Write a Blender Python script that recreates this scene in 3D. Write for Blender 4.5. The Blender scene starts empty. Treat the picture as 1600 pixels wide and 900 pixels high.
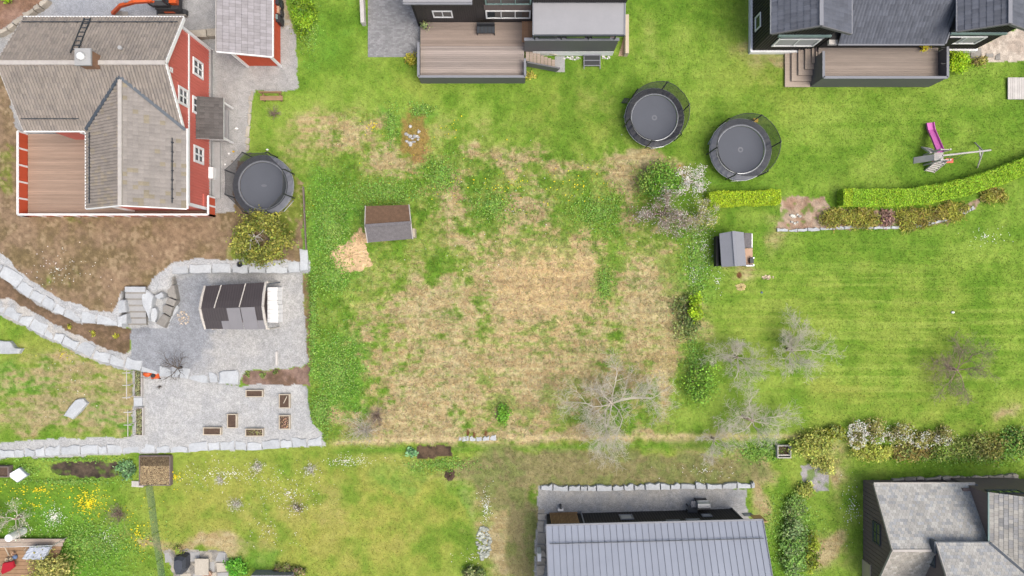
import bpy, math, random
import numpy as np
from mathutils import Vector, Matrix

random.seed(11)
rng = np.random.default_rng(11)
scn = bpy.context.scene
col = scn.collection
R = math.radians

# ---------------------------------------------------------------- camera, sky, sun, exposure
H = 48.5                      # drone height over the upper lawn
S = 1600 / 72.75              # photograph pixels per metre on that lawn
cd = bpy.data.cameras.new('camera')
cd.sensor_width = 36; cd.lens = 24; cd.clip_end = 6000; cd.clip_start = 0.5
cam = bpy.data.objects.new('camera', cd); col.objects.link(cam)
cam.location = (0, 0, H); scn.camera = cam
w = bpy.data.worlds.new('World'); scn.world = w; w.use_nodes = True
nt = w.node_tree; bg = nt.nodes['Background']
sky = nt.nodes.new('ShaderNodeTexSky'); sky.sky_type = 'NISHITA'; sky.sun_disc = False
sky.sun_elevation = R(66); sky.sun_rotation = R(120); sky.dust_density = 8.0; sky.air_density = 1.0; sky.ozone_density = 0.6
nt.links.new(sky.outputs[0], bg.inputs[0]); bg.inputs[1].default_value = 0.15
sl = bpy.data.lights.new('sun', 'SUN'); sl.energy = 0.95; sl.angle = R(36); sl.color = (1.0, 0.95, 0.87)
so = bpy.data.objects.new('sun', sl); col.objects.link(so); so.rotation_euler = (R(12), R(20), 0); so.location = (0, -30, 40)
vs = scn.view_settings; vs.view_transform = 'Standard'; vs.look = 'None'; vs.gamma = 1; vs.use_curve_mapping = False
vs.exposure = 0.6
vs.use_white_balance = True; vs.white_balance_temperature = 6250; vs.white_balance_tint = 7
scn.cycles.use_denoising = True
scn.cycles.max_bounces = 6; scn.cycles.transparent_max_bounces = 16

# ---------------------------------------------------------------- helpers
KAL = 0.62
def C(r, g, b, k=None):
    k = KAL if k is None else k
    f = lambda v: ((v/255+0.055)/1.055)**2.4 if v > 10.3 else v/255/12.92
    return (f(r)*k, f(g)*k, f(b)*k)
def lin(a):
    a = np.clip(np.asarray(a, float), 0, 255)/255
    return np.where(a > 0.04045, ((a+0.055)/1.055)**2.4, a/12.92)*KAL
def P(px, py, z=0.0):
    f = (H-z)/H/S
    return Vector(((px-800)*f, (450-py)*f, z))

class MB:
    def __init__(s): s.v = []; s.f = []; s.c = []; s.cur = (1, 1, 1)
    def vert(s, p): s.v.append(tuple(p)); s.c.append(s.cur); return len(s.v)-1
    def poly(s, pts): s.f.append([s.vert(p) for p in pts])
    def hexa(s, p):     # 8 corners: bottom 4 ccw, top 4 ccw
        i = [s.vert(q) for q in p]
        for f in ((3, 2, 1, 0), (4, 5, 6, 7), (0, 1, 5, 4), (1, 2, 6, 5), (2, 3, 7, 6), (3, 0, 4, 7)): s.f.append([i[k] for k in f])
        return s
    def box(s, x0, x1, y0, y1, z0, z1):
        x0, x1 = min(x0, x1), max(x0, x1); y0, y1 = min(y0, y1), max(y0, y1)
        return s.hexa([(x0, y0, z0), (x1, y0, z0), (x1, y1, z0), (x0, y1, z0), (x0, y0, z1), (x1, y0, z1), (x1, y1, z1), (x0, y1, z1)])
    def beam(s, p, q, wd, ht, up=(0, 0, 1)):
        p = Vector(p); q = Vector(q); d = (q-p).normalized(); up = Vector(up)
        a = d.cross(up)
        if a.length < 1e-4: a = d.cross(Vector((1, 0, 0)))
        a.normalize(); b = a.cross(d).normalized(); a *= wd/2; b *= ht/2
        return s.hexa([p-a-b, p+a-b, q+a-b, q-a-b, p-a+b, p+a+b, q+a+b, q-a+b])
    def prism(s, pts, z0, z1, inset=0.0):
        n = len(pts); cx = sum(p[0] for p in pts)/n; cy = sum(p[1] for p in pts)/n
        if sum(pts[i][0]*pts[(i+1) % n][1]-pts[(i+1) % n][0]*pts[i][1] for i in range(n)) < 0: pts = pts[::-1]
        a = [s.vert((p[0], p[1], z0)) for p in pts]
        b = [s.vert((p[0]+(cx-p[0])*inset, p[1]+(cy-p[1])*inset, z1)) for p in pts]
        for i in range(n): s.f.append([a[i], a[(i+1) % n], b[(i+1) % n], b[i]])
        s.f.append(b); s.f.append(a[::-1]); return s
    def extr(s, prof, fa, fb):       # closed profile of points, mapped by fa and fb to the two ends
        n = len(prof); a = [s.vert(fa(p)) for p in prof]; b = [s.vert(fb(p)) for p in prof]
        for i in range(n): s.f.append([a[i], a[(i+1) % n], b[(i+1) % n], b[i]])
        s.f.append(a[::-1]); s.f.append(b); return s
    def slab(s, pts, t):             # planar polygon thickened downwards
        n = len(pts); a = [s.vert(p) for p in pts]; b = [s.vert((p[0], p[1], p[2]-t)) for p in pts]
        for i in range(n): s.f.append([a[i], b[i], b[(i+1) % n], a[(i+1) % n]])
        s.f.append(a); s.f.append(b[::-1]); return s
    def tube(s, pts, rad, n=6, cap=True):
        rings = []; m = len(pts); pts = [Vector(p) for p in pts]
        if not hasattr(rad, '__len__'): rad = [rad]*m
        a0 = None
        for i in range(m):
            d = (pts[min(i+1, m-1)]-pts[max(i-1, 0)])
            d = d.normalized() if d.length > 1e-6 else Vector((0, 0, 1))
            if a0 is None: a0 = d.orthogonal().normalized()
            a = (a0-d*a0.dot(d)); a = a.normalized() if a.length > 1e-4 else d.orthogonal().normalized(); a0 = a; b = d.cross(a)
            rings.append([s.vert(pts[i]+(a*math.cos(2*math.pi*k/n)+b*math.sin(2*math.pi*k/n))*rad[i]) for k in range(n)])
        for i in range(m-1):
            for k in range(n): s.f.append([rings[i][k], rings[i][(k+1) % n], rings[i+1][(k+1) % n], rings[i+1][k]])
        if cap: s.f.append(rings[0][::-1]); s.f.append(rings[-1])
        return s
    def lathe(s, prof, c, n=16, closed=False, sx=1, sy=1):       # prof of (r, z)
        rings = [[s.vert((c[0]+r*sx*math.cos(2*math.pi*k/n), c[1]+r*sy*math.sin(2*math.pi*k/n), c[2]+z)) for k in range(n)] for r, z in prof]
        for i in range(len(rings)-1):
            for k in range(n): s.f.append([rings[i][k], rings[i][(k+1) % n], rings[i+1][(k+1) % n], rings[i+1][k]])
        if closed:
            for k in range(n): s.f.append([rings[-1][k], rings[-1][(k+1) % n], rings[0][(k+1) % n], rings[0][k]])
        else:
            s.f.append(rings[0][::-1]); s.f.append(rings[-1])
        return s
    def build(s, name, mat, parent=None, smooth=False, **kw):
        return mk(name, np.array(s.v, float).reshape(-1, 3), s.f, mat, parent, smooth, s.c if any(c != (1, 1, 1) for c in s.c) else None, **kw)

ORG = {}
def setp(o, label=None, cat=None, group=None, kind=None):
    if label: o['label'] = label
    if cat: o['category'] = cat
    if group: o['group'] = group
    if kind: o['kind'] = kind
    return o
def mk(name, v, f, mat, parent=None, smooth=False, colors=None, label=None, cat=None, group=None, kind=None, org=None):
    v = np.asarray(v, float)
    if parent is not None: o0 = ORG[parent.name]
    elif org is not None: o0 = np.array(org, float)
    elif kind == 'structure': o0 = np.zeros(3)
    else: o0 = np.array([(v[:, 0].min()+v[:, 0].max())/2, (v[:, 1].min()+v[:, 1].max())/2, v[:, 2].min()])
    me = bpy.data.meshes.new(name); vv = (v-o0)
    if isinstance(f, np.ndarray):
        nf, k = f.shape
        me.vertices.add(len(vv)); me.vertices.foreach_set('co', vv.astype(np.float32).ravel())
        me.loops.add(nf*k); me.loops.foreach_set('vertex_index', f.astype(np.int32).ravel())
        me.polygons.add(nf); me.polygons.foreach_set('loop_start', np.arange(0, nf*k, k, dtype=np.int32))
        me.update(calc_edges=True)
    else:
        me.from_pydata(vv.tolist(), [], f); me.update()
    if colors is not None:
        at = me.color_attributes.new('Col', 'FLOAT_COLOR', 'POINT')
        c4 = np.ones((len(v), 4), np.float32); c4[:, :3] = np.asarray(colors); at.data.foreach_set('color', c4.ravel())
    if smooth: me.polygons.foreach_set('use_smooth', np.ones(len(me.polygons), bool))
    me.materials.append(mat)
    o = bpy.data.objects.new(name, me); col.objects.link(o); ORG[o.name] = o0
    if parent is not None: o.parent = parent
    else: o.location = o0
    return setp(o, label, cat, group, kind)
def thing(name, label, cat, loc, group=None):
    o = bpy.data.objects.new(name, None); col.objects.link(o); o.location = loc; o.empty_display_size = .3
    ORG[o.name] = np.array(loc, float)
    return setp(o, label, cat, group)

def mat(name, rgb=None, rough=.8, var=.15, scale=2.0, rand=0.0, bump=0.0, bscale=30.0, metal=0.0, fine=0.0, fscale=25.0, spec=.35, stretch=None, transl=0.0, alpha=1.0):
    m = bpy.data.materials.new(name); m.use_nodes = True; n = m.node_tree.nodes; L = m.node_tree.links
    b = n['Principled BSDF']; b.inputs['Roughness'].default_value = rough; b.inputs['Metallic'].default_value = metal
    b.inputs['Specular IOR Level'].default_value = spec
    if rgb is None:
        a = n.new('ShaderNodeVertexColor'); a.layer_name = 'Col'; cur = a.outputs[0]
    else:
        a = n.new('ShaderNodeRGB'); a.outputs[0].default_value = (*rgb, 1); cur = a.outputs[0]
    geo = n.new('ShaderNodeNewGeometry'); pos = geo.outputs['Position']
    if stretch:
        mp = n.new('ShaderNodeMapping'); mp.inputs['Scale'].default_value = stretch; L.new(pos, mp.inputs[0]); pos = mp.outputs[0]
    def mul(cur, fac, lo, hi):
        mr = n.new('ShaderNodeMapRange'); mr.inputs['To Min'].default_value = lo; mr.inputs['To Max'].default_value = hi
        mr.inputs['From Min'].default_value = .25 if fac[1] else 0; mr.inputs['From Max'].default_value = .75 if fac[1] else 1
        L.new(fac[0], mr.inputs[0])
        vm = n.new('ShaderNodeVectorMath'); vm.operation = 'SCALE'; L.new(cur, vm.inputs[0]); L.new(mr.outputs[0], vm.inputs['Scale']); return vm.outputs[0]
    if var > 0:
        t = n.new('ShaderNodeTexNoise'); t.inputs['Scale'].default_value = scale; t.inputs['Detail'].default_value = 6; t.inputs['Roughness'].default_value = .65; L.new(pos, t.inputs[0])
        cur = mul(cur, (t.outputs[0], 1), 1-var, 1+var)
    if fine > 0:
        t = n.new('ShaderNodeTexNoise'); t.inputs['Scale'].default_value = fscale; t.inputs['Detail'].default_value = 3; L.new(geo.outputs['Position'], t.inputs[0])
        cur = mul(cur, (t.outputs[0], 1), 1-fine, 1+fine)
    if rand > 0:
        oi = n.new('ShaderNodeObjectInfo'); cur = mul(cur, (oi.outputs['Random'], 0), 1-rand, 1+rand)
    L.new(cur, b.inputs['Base Color'])
    if bump > 0:
        t = n.new('ShaderNodeTexNoise'); t.inputs['Scale'].default_value = bscale; t.inputs['Detail'].default_value = 4; L.new(geo.outputs['Position'], t.inputs[0])
        bp = n.new('ShaderNodeBump'); bp.inputs['Strength'].default_value = bump; bp.inputs['Distance'].default_value = .03; L.new(t.outputs[0], bp.inputs['Height']); L.new(bp.outputs[0], b.inputs['Normal'])
    out = n['Material Output']
    if transl > 0:
        tr = n.new('ShaderNodeBsdfTranslucent'); L.new(cur, tr.inputs[0]); mx = n.new('ShaderNodeMixShader'); mx.inputs[0].default_value = transl
        L.new(b.outputs[0], mx.inputs[1]); L.new(tr.outputs[0], mx.inputs[2]); L.new(mx.outputs[0], out.inputs[0])
    if alpha < 1:
        tp = n.new('ShaderNodeBsdfTransparent'); mx = n.new('ShaderNodeMixShader'); mx.inputs[0].default_value = alpha
        L.new(tp.outputs[0], mx.inputs[1]); L.new(b.outputs[0], mx.inputs[2]); L.new(mx.outputs[0], out.inputs[0])
    return m

# vectorised value noise, 0..1
def vnoise(u, v, seed):
    r = np.random.default_rng(seed).random((256, 256))
    iu = np.floor(u).astype(int); iv = np.floor(v).astype(int); fu = u-iu; fv = v-iv
    fu = fu*fu*(3-2*fu); fv = fv*fv*(3-2*fv)
    g = lambda a, b: r[a % 256, b % 256]
    return (g(iu, iv)*(1-fu)+g(iu+1, iv)*fu)*(1-fv)+(g(iu, iv+1)*(1-fu)+g(iu+1, iv+1)*fu)*fv
def fbm(u, v, scale, octv=4, seed=0, sy=None):
    u = np.asarray(u, float); v = np.asarray(v, float)
    t = 0; a = 1; tot = 0; k = 1/scale; ky = 1/(sy or scale)
    for i in range(octv):
        t = t+a*vnoise(u*k+17.3*i, v*ky+9.1*i, seed+i); tot += a; a *= .55; k *= 2; ky *= 2
    t = t/tot
    return np.clip((t-.5)*1.7+.5, 0, 1)
def sst(a, b, x): t = np.clip((x-a)/(b-a), 0, 1); return t*t*(3-2*t)
def pip(u, v, poly):
    r = np.zeros(u.shape, bool); n = len(poly)
    for i in range(n):
        x0, y0 = poly[i]; x1, y1 = poly[(i+1) % n]
        if y0 == y1: continue
        c = ((y0 > v) != (y1 > v)) & (u < (x1-x0)*(v-y0)/(y1-y0)+x0); r ^= c
    return r

# ---------------------------------------------------------------- terrain: heights and kinds of ground, laid out on the lawn plan
ZC, ZT, ZL = -.8, -1.2, -1.6
YARD = [(-400, 100), (-400, 200), (0, 395), (22, 415), (50, 440), (100, 470), (150, 485), (176, 490), (190, 455), (200, 446), (230, 448), (250, 425), (268, 411), (300, 405), (388, 405), (470, 408), (476, 330), (474, 285), (420, 250), (372, 250), (365, 300), (368, 331), (325, 336), (28, 337), (28, 210), (0, 104)]
PATH = [(-400, 200), (0, 395), (22, 415), (50, 440), (100, 470), (150, 485), (176, 490), (190, 455), (200, 446), (230, 448), (250, 425), (268, 411), (300, 405), (388, 405), (484, 408), (484, 427), (395, 427), (290, 426), (272, 432), (262, 512), (196, 512), (160, 510), (120, 504), (90, 492), (60, 476), (36, 462), (0, 432), (-400, 260)]
COURT = [(203, 512), (262, 512), (272, 432), (290, 425), (395, 425), (474, 424), (478, 480), (481, 566), (470, 574), (385, 579), (376, 588), (374, 603), (340, 600), (250, 587), (203, 572), (204, 545)]
BEDL = [(-400, 265), (0, 430), (36, 460), (60, 475), (90, 491), (120, 503), (203, 513), (203, 545), (194, 553), (150, 540), (90, 508), (52, 488), (20, 467), (0, 466), (-400, 300)]
BANDB = [(-400, 300), (0, 466), (20, 467), (52, 488), (90, 508), (150, 540), (194, 553), (205, 545), (207, 580), (150, 566), (100, 541), (60, 523), (20, 503), (0, 492), (-400, 330)]
BEDR = [(376, 590), (384, 580), (470, 575), (480, 568), (484, 572), (484, 604), (476, 600), (392, 602), (380, 599)]
STRIP = [(473, 425), (484, 425), (486, 572), (481, 572)]
TERR = [(208, 578), (250, 586), (340, 600), (376, 604), (390, 602), (474, 600), (481, 606), (484, 648), (492, 665), (504, 678), (509, 697), (330, 704), (0, 717), (-400, 730), (-400, 702), (0, 691), (100, 685), (206, 684), (208, 640)]
LEFTL = [(-400, 330), (0, 492), (60, 523), (100, 541), (150, 566), (208, 580), (208, 684), (100, 685), (0, 691), (-400, 702)]
LOW = [(-600, 716), (0, 716), (330, 704), (509, 698), (640, 694), (900, 690), (1180, 686), (1290, 690), (1330, 700), (2200, 690), (2200, 1500), (-600, 1500)]
GRAV1 = [(-400, -300), (450, -300), (447, 0), (462, 60), (466, 140), (432, 144), (398, 140), (391, 180), (386, 235), (372, 250), (365, 300), (368, 331), (325, 336), (28, 337), (28, 210), (0, 104), (-400, 100)]
BANK = [(-400, -300), (80, -300), (76, 0), (40, 22), (0, 50), (-400, 260)]
PAVE = [(573, -300), (657, -300), (656, 90), (576, 90)]
GSTRIP = [(842, 760), (1165, 764), (1170, 860), (1170, 1100), (834, 1100), (836, 860), (840, 790)]
PATIO = [(1505, 90), (1530, 72), (1600, 38), (2000, -60), (2000, 97), (1560, 96)]
PATIO2 = [(256, 858), (352, 862), (358, 880), (356, 1100), (290, 1100), (272, 900)]
ROCKBED = [(1221, 308), (1286, 307), (1300, 326), (1400, 330), (1500, 323), (1534, 306), (1526, 326), (1480, 348), (1400, 357), (1300, 359), (1214, 361)]
GPATCH = [(1252, 728), (1280, 724), (1296, 742), (1296, 768), (1276, 768), (1254, 752)]
VEGBED = [(76, 728), (100, 720), (182, 722), (187, 744), (140, 747), (82, 741)]
BEDM = [(650, 697), (706, 695), (707, 713), (652, 716)]
MEADOW = [(478, 282), (520, 168), (600, 175), (720, 232), (800, 232), (900, 246), (1056, 250), (1066, 400), (1058, 500), (1075, 600), (1052, 686), (900, 690), (640, 694), (510, 697), (504, 678), (486, 655), (484, 430)]

GU = np.arange(-180, 1781, 2.0); GV = np.arange(-180, 1081, 2.0)
UU, VV = np.meshgrid(GU, GV, indexing='ij')
ZF = -1.1*np.clip((VV-380)/305, 0, 1)
ZF = np.where(pip(UU, VV, LOW), ZL, ZF)
for pl, z in ((GRAV1, 0), (YARD, 0), (PATH, -.04), (BEDL, ZC), (BANDB, ZC-.02), (LEFTL, ZT), (TERR, ZT), (COURT, ZC), (BEDR, ZC-.15), (STRIP, ZC+.1), ([(195, 450), (230, 450), (236, 516), (192, 516)], ZC-.25), ([(230, 462), (270, 452), (272, 516), (236, 516)], ZC+.1)):
    ZF = np.where(pip(UU, VV, pl), z, ZF)
def blur(a, r):
    for ax in (0, 1):
        p = np.pad(a, [(r, r) if k == ax else (0, 0) for k in (0, 1)], mode='edge'); c = np.cumsum(p, axis=ax)
        c = np.insert(c, 0, 0, axis=ax); n = a.shape[ax]; k = 2*r+1
        a = (np.take(c, range(k, k+n), axis=ax)-np.take(c, range(0, n), axis=ax))/k
    return a
ZF = blur(blur(ZF, 2), 2)
ZF = ZF+(fbm(UU, VV, 60, 4, 900)-.5)*.08
ZF = np.where(pip(UU, VV, COURT) | pip(UU, VV, TERR) | pip(UU, VV, GRAV1), ZF-(fbm(UU, VV, 60, 4, 900)-.5)*.07, ZF)
def gz(px, py):
    px = np.asarray(px, float); py = np.asarray(py, float)
    i = np.clip((px-GU[0])/2, 0, len(GU)-1.001); j = np.clip((py-GV[0])/2, 0, len(GV)-1.001)
    a = i.astype(int); b = j.astype(int); fi = i-a; fj = j-b
    r = (ZF[a, b]*(1-fi)+ZF[a+1, b]*fi)*(1-fj)+(ZF[a, b+1]*(1-fi)+ZF[a+1, b+1]*fi)*fj
    return r if r.ndim else float(r)
def G(px, py, dz=0.0):
    z = gz(px, py); return P(px, py, z) + Vector((0, 0, dz))
def Garr(px, py):
    z = gz(px, py); f = (H-z)/H/S
    return np.stack([(px-800)*f, (450-py)*f, z], -1)

# --- colours of grass: greens and straw where they grow
DRY = [(850, 445, 110, 80, 1.15), (830, 590, 140, 95, .85), (690, 590, 130, 95, .8), (690, 480, 90, 75, .78), (1012, 450, 60, 80, .95), (1000, 264, 70, 16, 1.0), (980, 310, 26, 48, .9), (880, 262, 50, 14, .7), (830, 330, 52, 36, .85), (708, 320, 40, 55, .75), (722, 380, 28, 22, .9), (530, 205, 62, 36, .72), (622, 255, 50, 30, .85), (740, 236, 22, 12, .75), (805, 250, 42, 16, .75), (860, 682, 260, 11, .95), (640, 660, 130, 28, .85), (1046, 560, 22, 70, 1.0), (590, 520, 50, 45, .6), (555, 672, 48, 20, .75), (1085, 505, 22, 40, .8), (900, 540, 60, 60, .7), (1000, 560, 60, 70, .62), (640, 430, 60, 40, .45), (470, 240, 60, 40, .4),
       (900, 738, 170, 26, .75), (800, 725, 60, 36, .75), (800, 850, 45, 70, .95), (1120, 720, 60, 30, .62), (1182, 770, 18, 45, .9), (1195, 740, 20, 30, .7), (1290, 865, 24, 22, .8), (1310, 740, 22, 40, .7), (760, 800, 30, 60, .5),
       (100, 640, 110, 30, .75), (60, 590, 60, 30, .5), (170, 610, 60, 40, .6), (120, 590, 50, 30, .6), (30, 660, 60, 20, .5), (300, 850, 90, 12, .85),
       (560, 850, 120, 50, .2), (430, 800, 90, 60, .2), (520, 790, 60, 40, .25),
       (1190, 80, 30, 40, .6), (1220, 92, 50, 10, .7), (1180, 40, 12, 60, .6), (1030, 60, 40, 60, .2), (920, 150, 40, 30, .25), (700, 200, 60, 30, .3), (1215, 355, 20, 30, .5), (1160, 430, 22, 12, .7), (1110, 365, 30, 12, .55), (1580, 652, 24, 10, .6), (20, 340, 400, 60, 0)]
GRN = [(946, 440, 16, 34, 1.0), (925, 466, 16, 10, .8), (520, 430, 42, 28, 1), (530, 590, 45, 60, 1), (500, 650, 22, 30, .9), (790, 644, 34, 18, .7), (884, 650, 18, 34, .7), (935, 325, 62, 46, .75), (880, 292, 40, 20, .7), (765, 320, 46, 42, .75), (830, 372, 56, 18, .6), (695, 270, 36, 36, .85), (700, 402, 44, 16, .8), (600, 300, 90, 30, .9), (530, 340, 50, 70, 1), (980, 400, 60, 22, .7), (1085, 400, 30, 90, 1), (620, 400, 60, 30, .6), (760, 590, 22, 40, .5), (1080, 600, 26, 60, .8), (870, 610, 40, 60, .4), (960, 640, 60, 40, .45), (700, 700, 60, 8, .6), (930, 698, 60, 8, .8)]
LUSH = [(520, 350, 46, 62, .9), (525, 430, 40, 30, .8), (530, 590, 46, 62, .9), (500, 650, 20, 28, .9), (120, 850, 120, 60, .7), (60, 800, 90, 40, .5), (500, 60, 40, 60, .6), (1150, 280, 60, 24, .5), (1095, 430, 36, 60, .6), (1190, 700, 50, 20, .8), (1240, 840, 50, 60, .7), (25, 590, 44, 28, 1.3), (170, 646, 70, 14, 1.1), (400, 870, 50, 20, .8), (730, 770, 14, 60, .6), (1480, 715, 130, 14, .4), (1190, 880, 24, 60, .4), (660, 175, 20, 14, .8), (610, 195, 12, 30, .8), (600, 300, 70, 25, .5), (640, 740, 60, 24, .5)]
YEL = [(560, 810, 190, 120, .9), (380, 800, 150, 100, .85), (900, 725, 300, 36, .6), (1350, 500, 240, 90, .25), (880, 180, 60, 50, .4), (660, 110, 60, 30, .3), (1200, 120, 60, 60, .3), (1420, 640, 200, 40, .3), (80, 560, 80, 60, .5), (1330, 610, 60, 25, .6), (1500, 560, 60, 60, .3)]
def blobs(u, v, L, p=1.3):
    m = np.zeros(u.shape)
    for cx, cy, rx, ry, s in L:
        d = ((u-cx)/rx)**2+((v-cy)/ry)**2
        m = np.maximum(m, s*np.exp(-.7*d**p))
    return m
def mixc(a, b, t): return a+(np.asarray(b, float)-a)*t[..., None]
def grasscol(u, v):
    wu = u+(fbm(u, v, 40, 3, 51)-.5)*40; wv = v+(fbm(u, v, 40, 3, 61)-.5)*40
    n1 = fbm(u, v, 90, 5, 1); n2 = fbm(u, v, 26, 4, 2); n3 = fbm(u, v, 9, 3, 3); n4 = fbm(u, v, 4.5, 2, 4)
    mead = blobs(wu, wv, [(760, 400, 330, 190, 1), (760, 560, 310, 150, 1), (560, 230, 110, 60, .8), (900, 730, 280, 40, .9), (110, 610, 130, 80, .8)], 2.5)
    rough = np.clip(mead+.25, 0, 1)
    c = np.zeros(u.shape+(3,))+np.array((121, 155, 54.))
    c = mixc(c, (149, 175, 74), sst(.4, .8, n1*.6+n2*.4)*.9)
    c = mixc(c, (99, 139, 42), sst(.45, .85, 1-n1*.5-n2*.5)*.75)
    c = mixc(c, (166, 168, 80), np.clip(blobs(wu, wv, YEL, 1.8)*1.1, 0, 1)*(.3+.7*sst(.2, .7, n2*.5+n1*.5)))
    c = mixc(c, (156, 160, 92), mead*sst(.2, .75, n2*.5+n3*.5)*.55)
    c = mixc(c, (104, 156, 52), sst(.2, .8, blobs(wu, wv, LUSH)+(n2-.5)*.6)*.7)
    d = blobs(wu, wv, DRY, 1.0); g = blobs(wu, wv, GRN, 1.0)
    st = fbm(u+v*.12, v, 16, 3, 14, sy=3.6)            # straw lies in streaks
    k = d*1.05-g*.6+(n2-.5)*.5+((n3-.5)*.55+(st-.5)*.7+(n4-.5)*.35)*rough
    kd = sst(-.02, .85, k)*np.clip(d*2.4, 0, 1)*.95
    straw = mixc(np.zeros(u.shape+(3,))+np.array((200, 184, 144.)), (176, 156, 116), sst(.3, .75, st*.5+n3*.3+fbm(u, v, 30, 4, 23, sy=11)*.2))
    straw = mixc(straw, (210, 178, 134), blobs(u, v, [(860, 440, 80, 55, .6), (800, 480, 40, 60, .25)]))
    straw = mixc(straw, (164, 154, 116), blobs(u, v, [(900, 730, 260, 40, .8), (110, 620, 140, 60, .6)]))
    core = blobs(u, v, [(850, 445, 95, 70, 1), (830, 580, 90, 80, .75), (1010, 450, 45, 60, .7)], 2.2)
    kd = np.maximum(kd, core*(.55+.4*st)); rows = fbm(u, v, 150, 3, 44, sy=5.5)
    straw = straw*(1+(rows-.5)*.22*core)[..., None]
    c = c+(straw-c)*kd[..., None]
    # the low bank: a pale straw lip, a strip of fresh grass at its foot, then rough olive brown turf
    vb = np.interp(u, [509, 640, 900, 1180, 1290], [698, 694, 690, 686, 690])+(n3-.5)*3; on = sst(505, 530, u)*sst(1290, 1250, u)
    lip = np.exp(-((v-vb+6)/4.5)**2)*on; foot = np.exp(-((v-vb-8)/6)**2)*on
    c = mixc(c, (214, 194, 152), lip*(.45+.5*n2)); c = mixc(c, (104, 144, 46), foot*(.5+.4*n1)); 
    tf = sst(.15, .6, blobs(u, v, [(900, 733, 190, 26, 1), (1080, 738, 110, 24, 1), (785, 745, 44, 44, 1), (815, 840, 22, 80, .9)], 2)+(n2-.5)*.4)
    c = mixc(c, mixc(np.zeros(u.shape+(3,))+np.array((146, 138, 98.)), (122, 132, 76), sst(.4, .7, n2*.6+n3*.4)), tf*.85)
    # mowing lines on the big lawn to the right
    ml = fbm(u, v, 120, 3, 33, sy=5); reg = blobs(u, v, [(1360, 520, 280, 130, 1), (1300, 160, 300, 100, .4)], 2)
    c = mixc(c, (166, 184, 88), reg*sst(.5, .8, ml)*.45); c = mixc(c, (100, 140, 40), reg*sst(.5, .85, 1-ml)*.35)
    # rusty patch beside the loose white stones
    c = mixc(c, (158, 124, 76), sst(.2, .7, blobs(u, v, [(648, 215, 20, 36, 1)])+(n3-.5)*.6)*.75)
    c = mixc(c, (120, 84, 58), sst(.4, .7, blobs(u, v, [(1155, 430, 4, 5, 1), (731, 676, 3, 5, 1), (741, 679, 3, 5, 1), (759, 677, 3, 5, 1)])))
    c = c*(1+(n3-.5)[..., None]*(.06+.06*rough)[..., None]+(n4-.5)[..., None]*(.06+.1*rough)[..., None])
    return c

SURF = [  # name, outline, base colour, second colour, noise scale, label
    ('meadow', MEADOW, None, None, 0, 'straw coloured rough meadow in the middle of the gardens'),
    ('gravel_yard', GRAV1, (180, 179, 177), (168, 168, 168), 40, 'grey gravel yard round the red house'),
    ('bare_soil_yard', YARD, (150, 128, 104), (128, 112, 82), 40, 'brown bare soil yard below the red house'),
    ('mulch_bank', BANK, (162, 132, 116), (142, 112, 92), 30, 'reddish bark mulch bank in the corner'),
    ('gravel_path', PATH, (194, 194, 194), (186, 188, 190), 20, 'pale gravel path along the stone edging'),
    ('gravel_border', BANDB, (196, 192, 186), (176, 178, 180), 20, 'pale gravel strip behind the lower stones'),
    ('left_lawn', LEFTL, None, None, 0, 'patchy lawn on the left'),
    ('mulch_bed', BEDL, (134, 112, 92), (116, 98, 76), 16, 'brown mulch bed between the stone rows'),
    ('gravel_courtyard', COURT, (186, 185, 183), (180, 180, 180), 30, 'grey gravel courtyard round the dark hut'),
    ('gravel_terrace', TERR, (190, 190, 189), (183, 184, 185), 30, 'pale gravel terrace with raised beds'),
    ('mulch_bed', BEDR, (148, 124, 112), (122, 100, 84), 12, 'brown mulch bed beside the courtyard'),
    ('mulch_strip', STRIP, (138, 116, 90), (150, 140, 90), 14, 'narrow mulch strip beside the courtyard'),
    ('paved_driveway', PAVE, (150, 150, 152), (136, 136, 138), 20, 'grey block paving'),
    ('gravel_strip', GSTRIP, (182, 180, 176), (166, 167, 168), 24, 'grey gravel strip beside the metal roofed house'),
    ('stone_patio', PATIO, (206, 194, 180), (188, 174, 160), 18, 'beige patio'),
    ('flagstone_patio', PATIO2, (176, 172, 164), (152, 148, 142), 20, 'grey flagstone patio'),
    ('rockery_bed', ROCKBED, (184, 164, 144), (160, 132, 112), 16, 'pale soil rockery bed'),
    ('gravel_patch', GPATCH, (178, 174, 174), (160, 158, 160), 14, 'oval gravel patch'),
    ('vegetable_bed', VEGBED, (96, 84, 72), (70, 62, 56), 8, 'dark soil vegetable bed'),
    ('planting_bed', BEDM, (106, 88, 72), (74, 62, 52), 8, 'dark soil planting bed'),
]
def surfmap(u, v):
    wu = u+(fbm(u, v, 14, 3, 71)-.5)*5; wv = v+(fbm(u, v, 14, 3, 81)-.5)*5
    r = np.full(u.shape, -1)
    for i, sf in enumerate(SURF):
        if sf[0] == 'paved_driveway': r = np.where(pip(u, v, sf[1]), i, r)
        else: r = np.where(pip(wu, wv, sf[1]), i, r)
    return r
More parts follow.
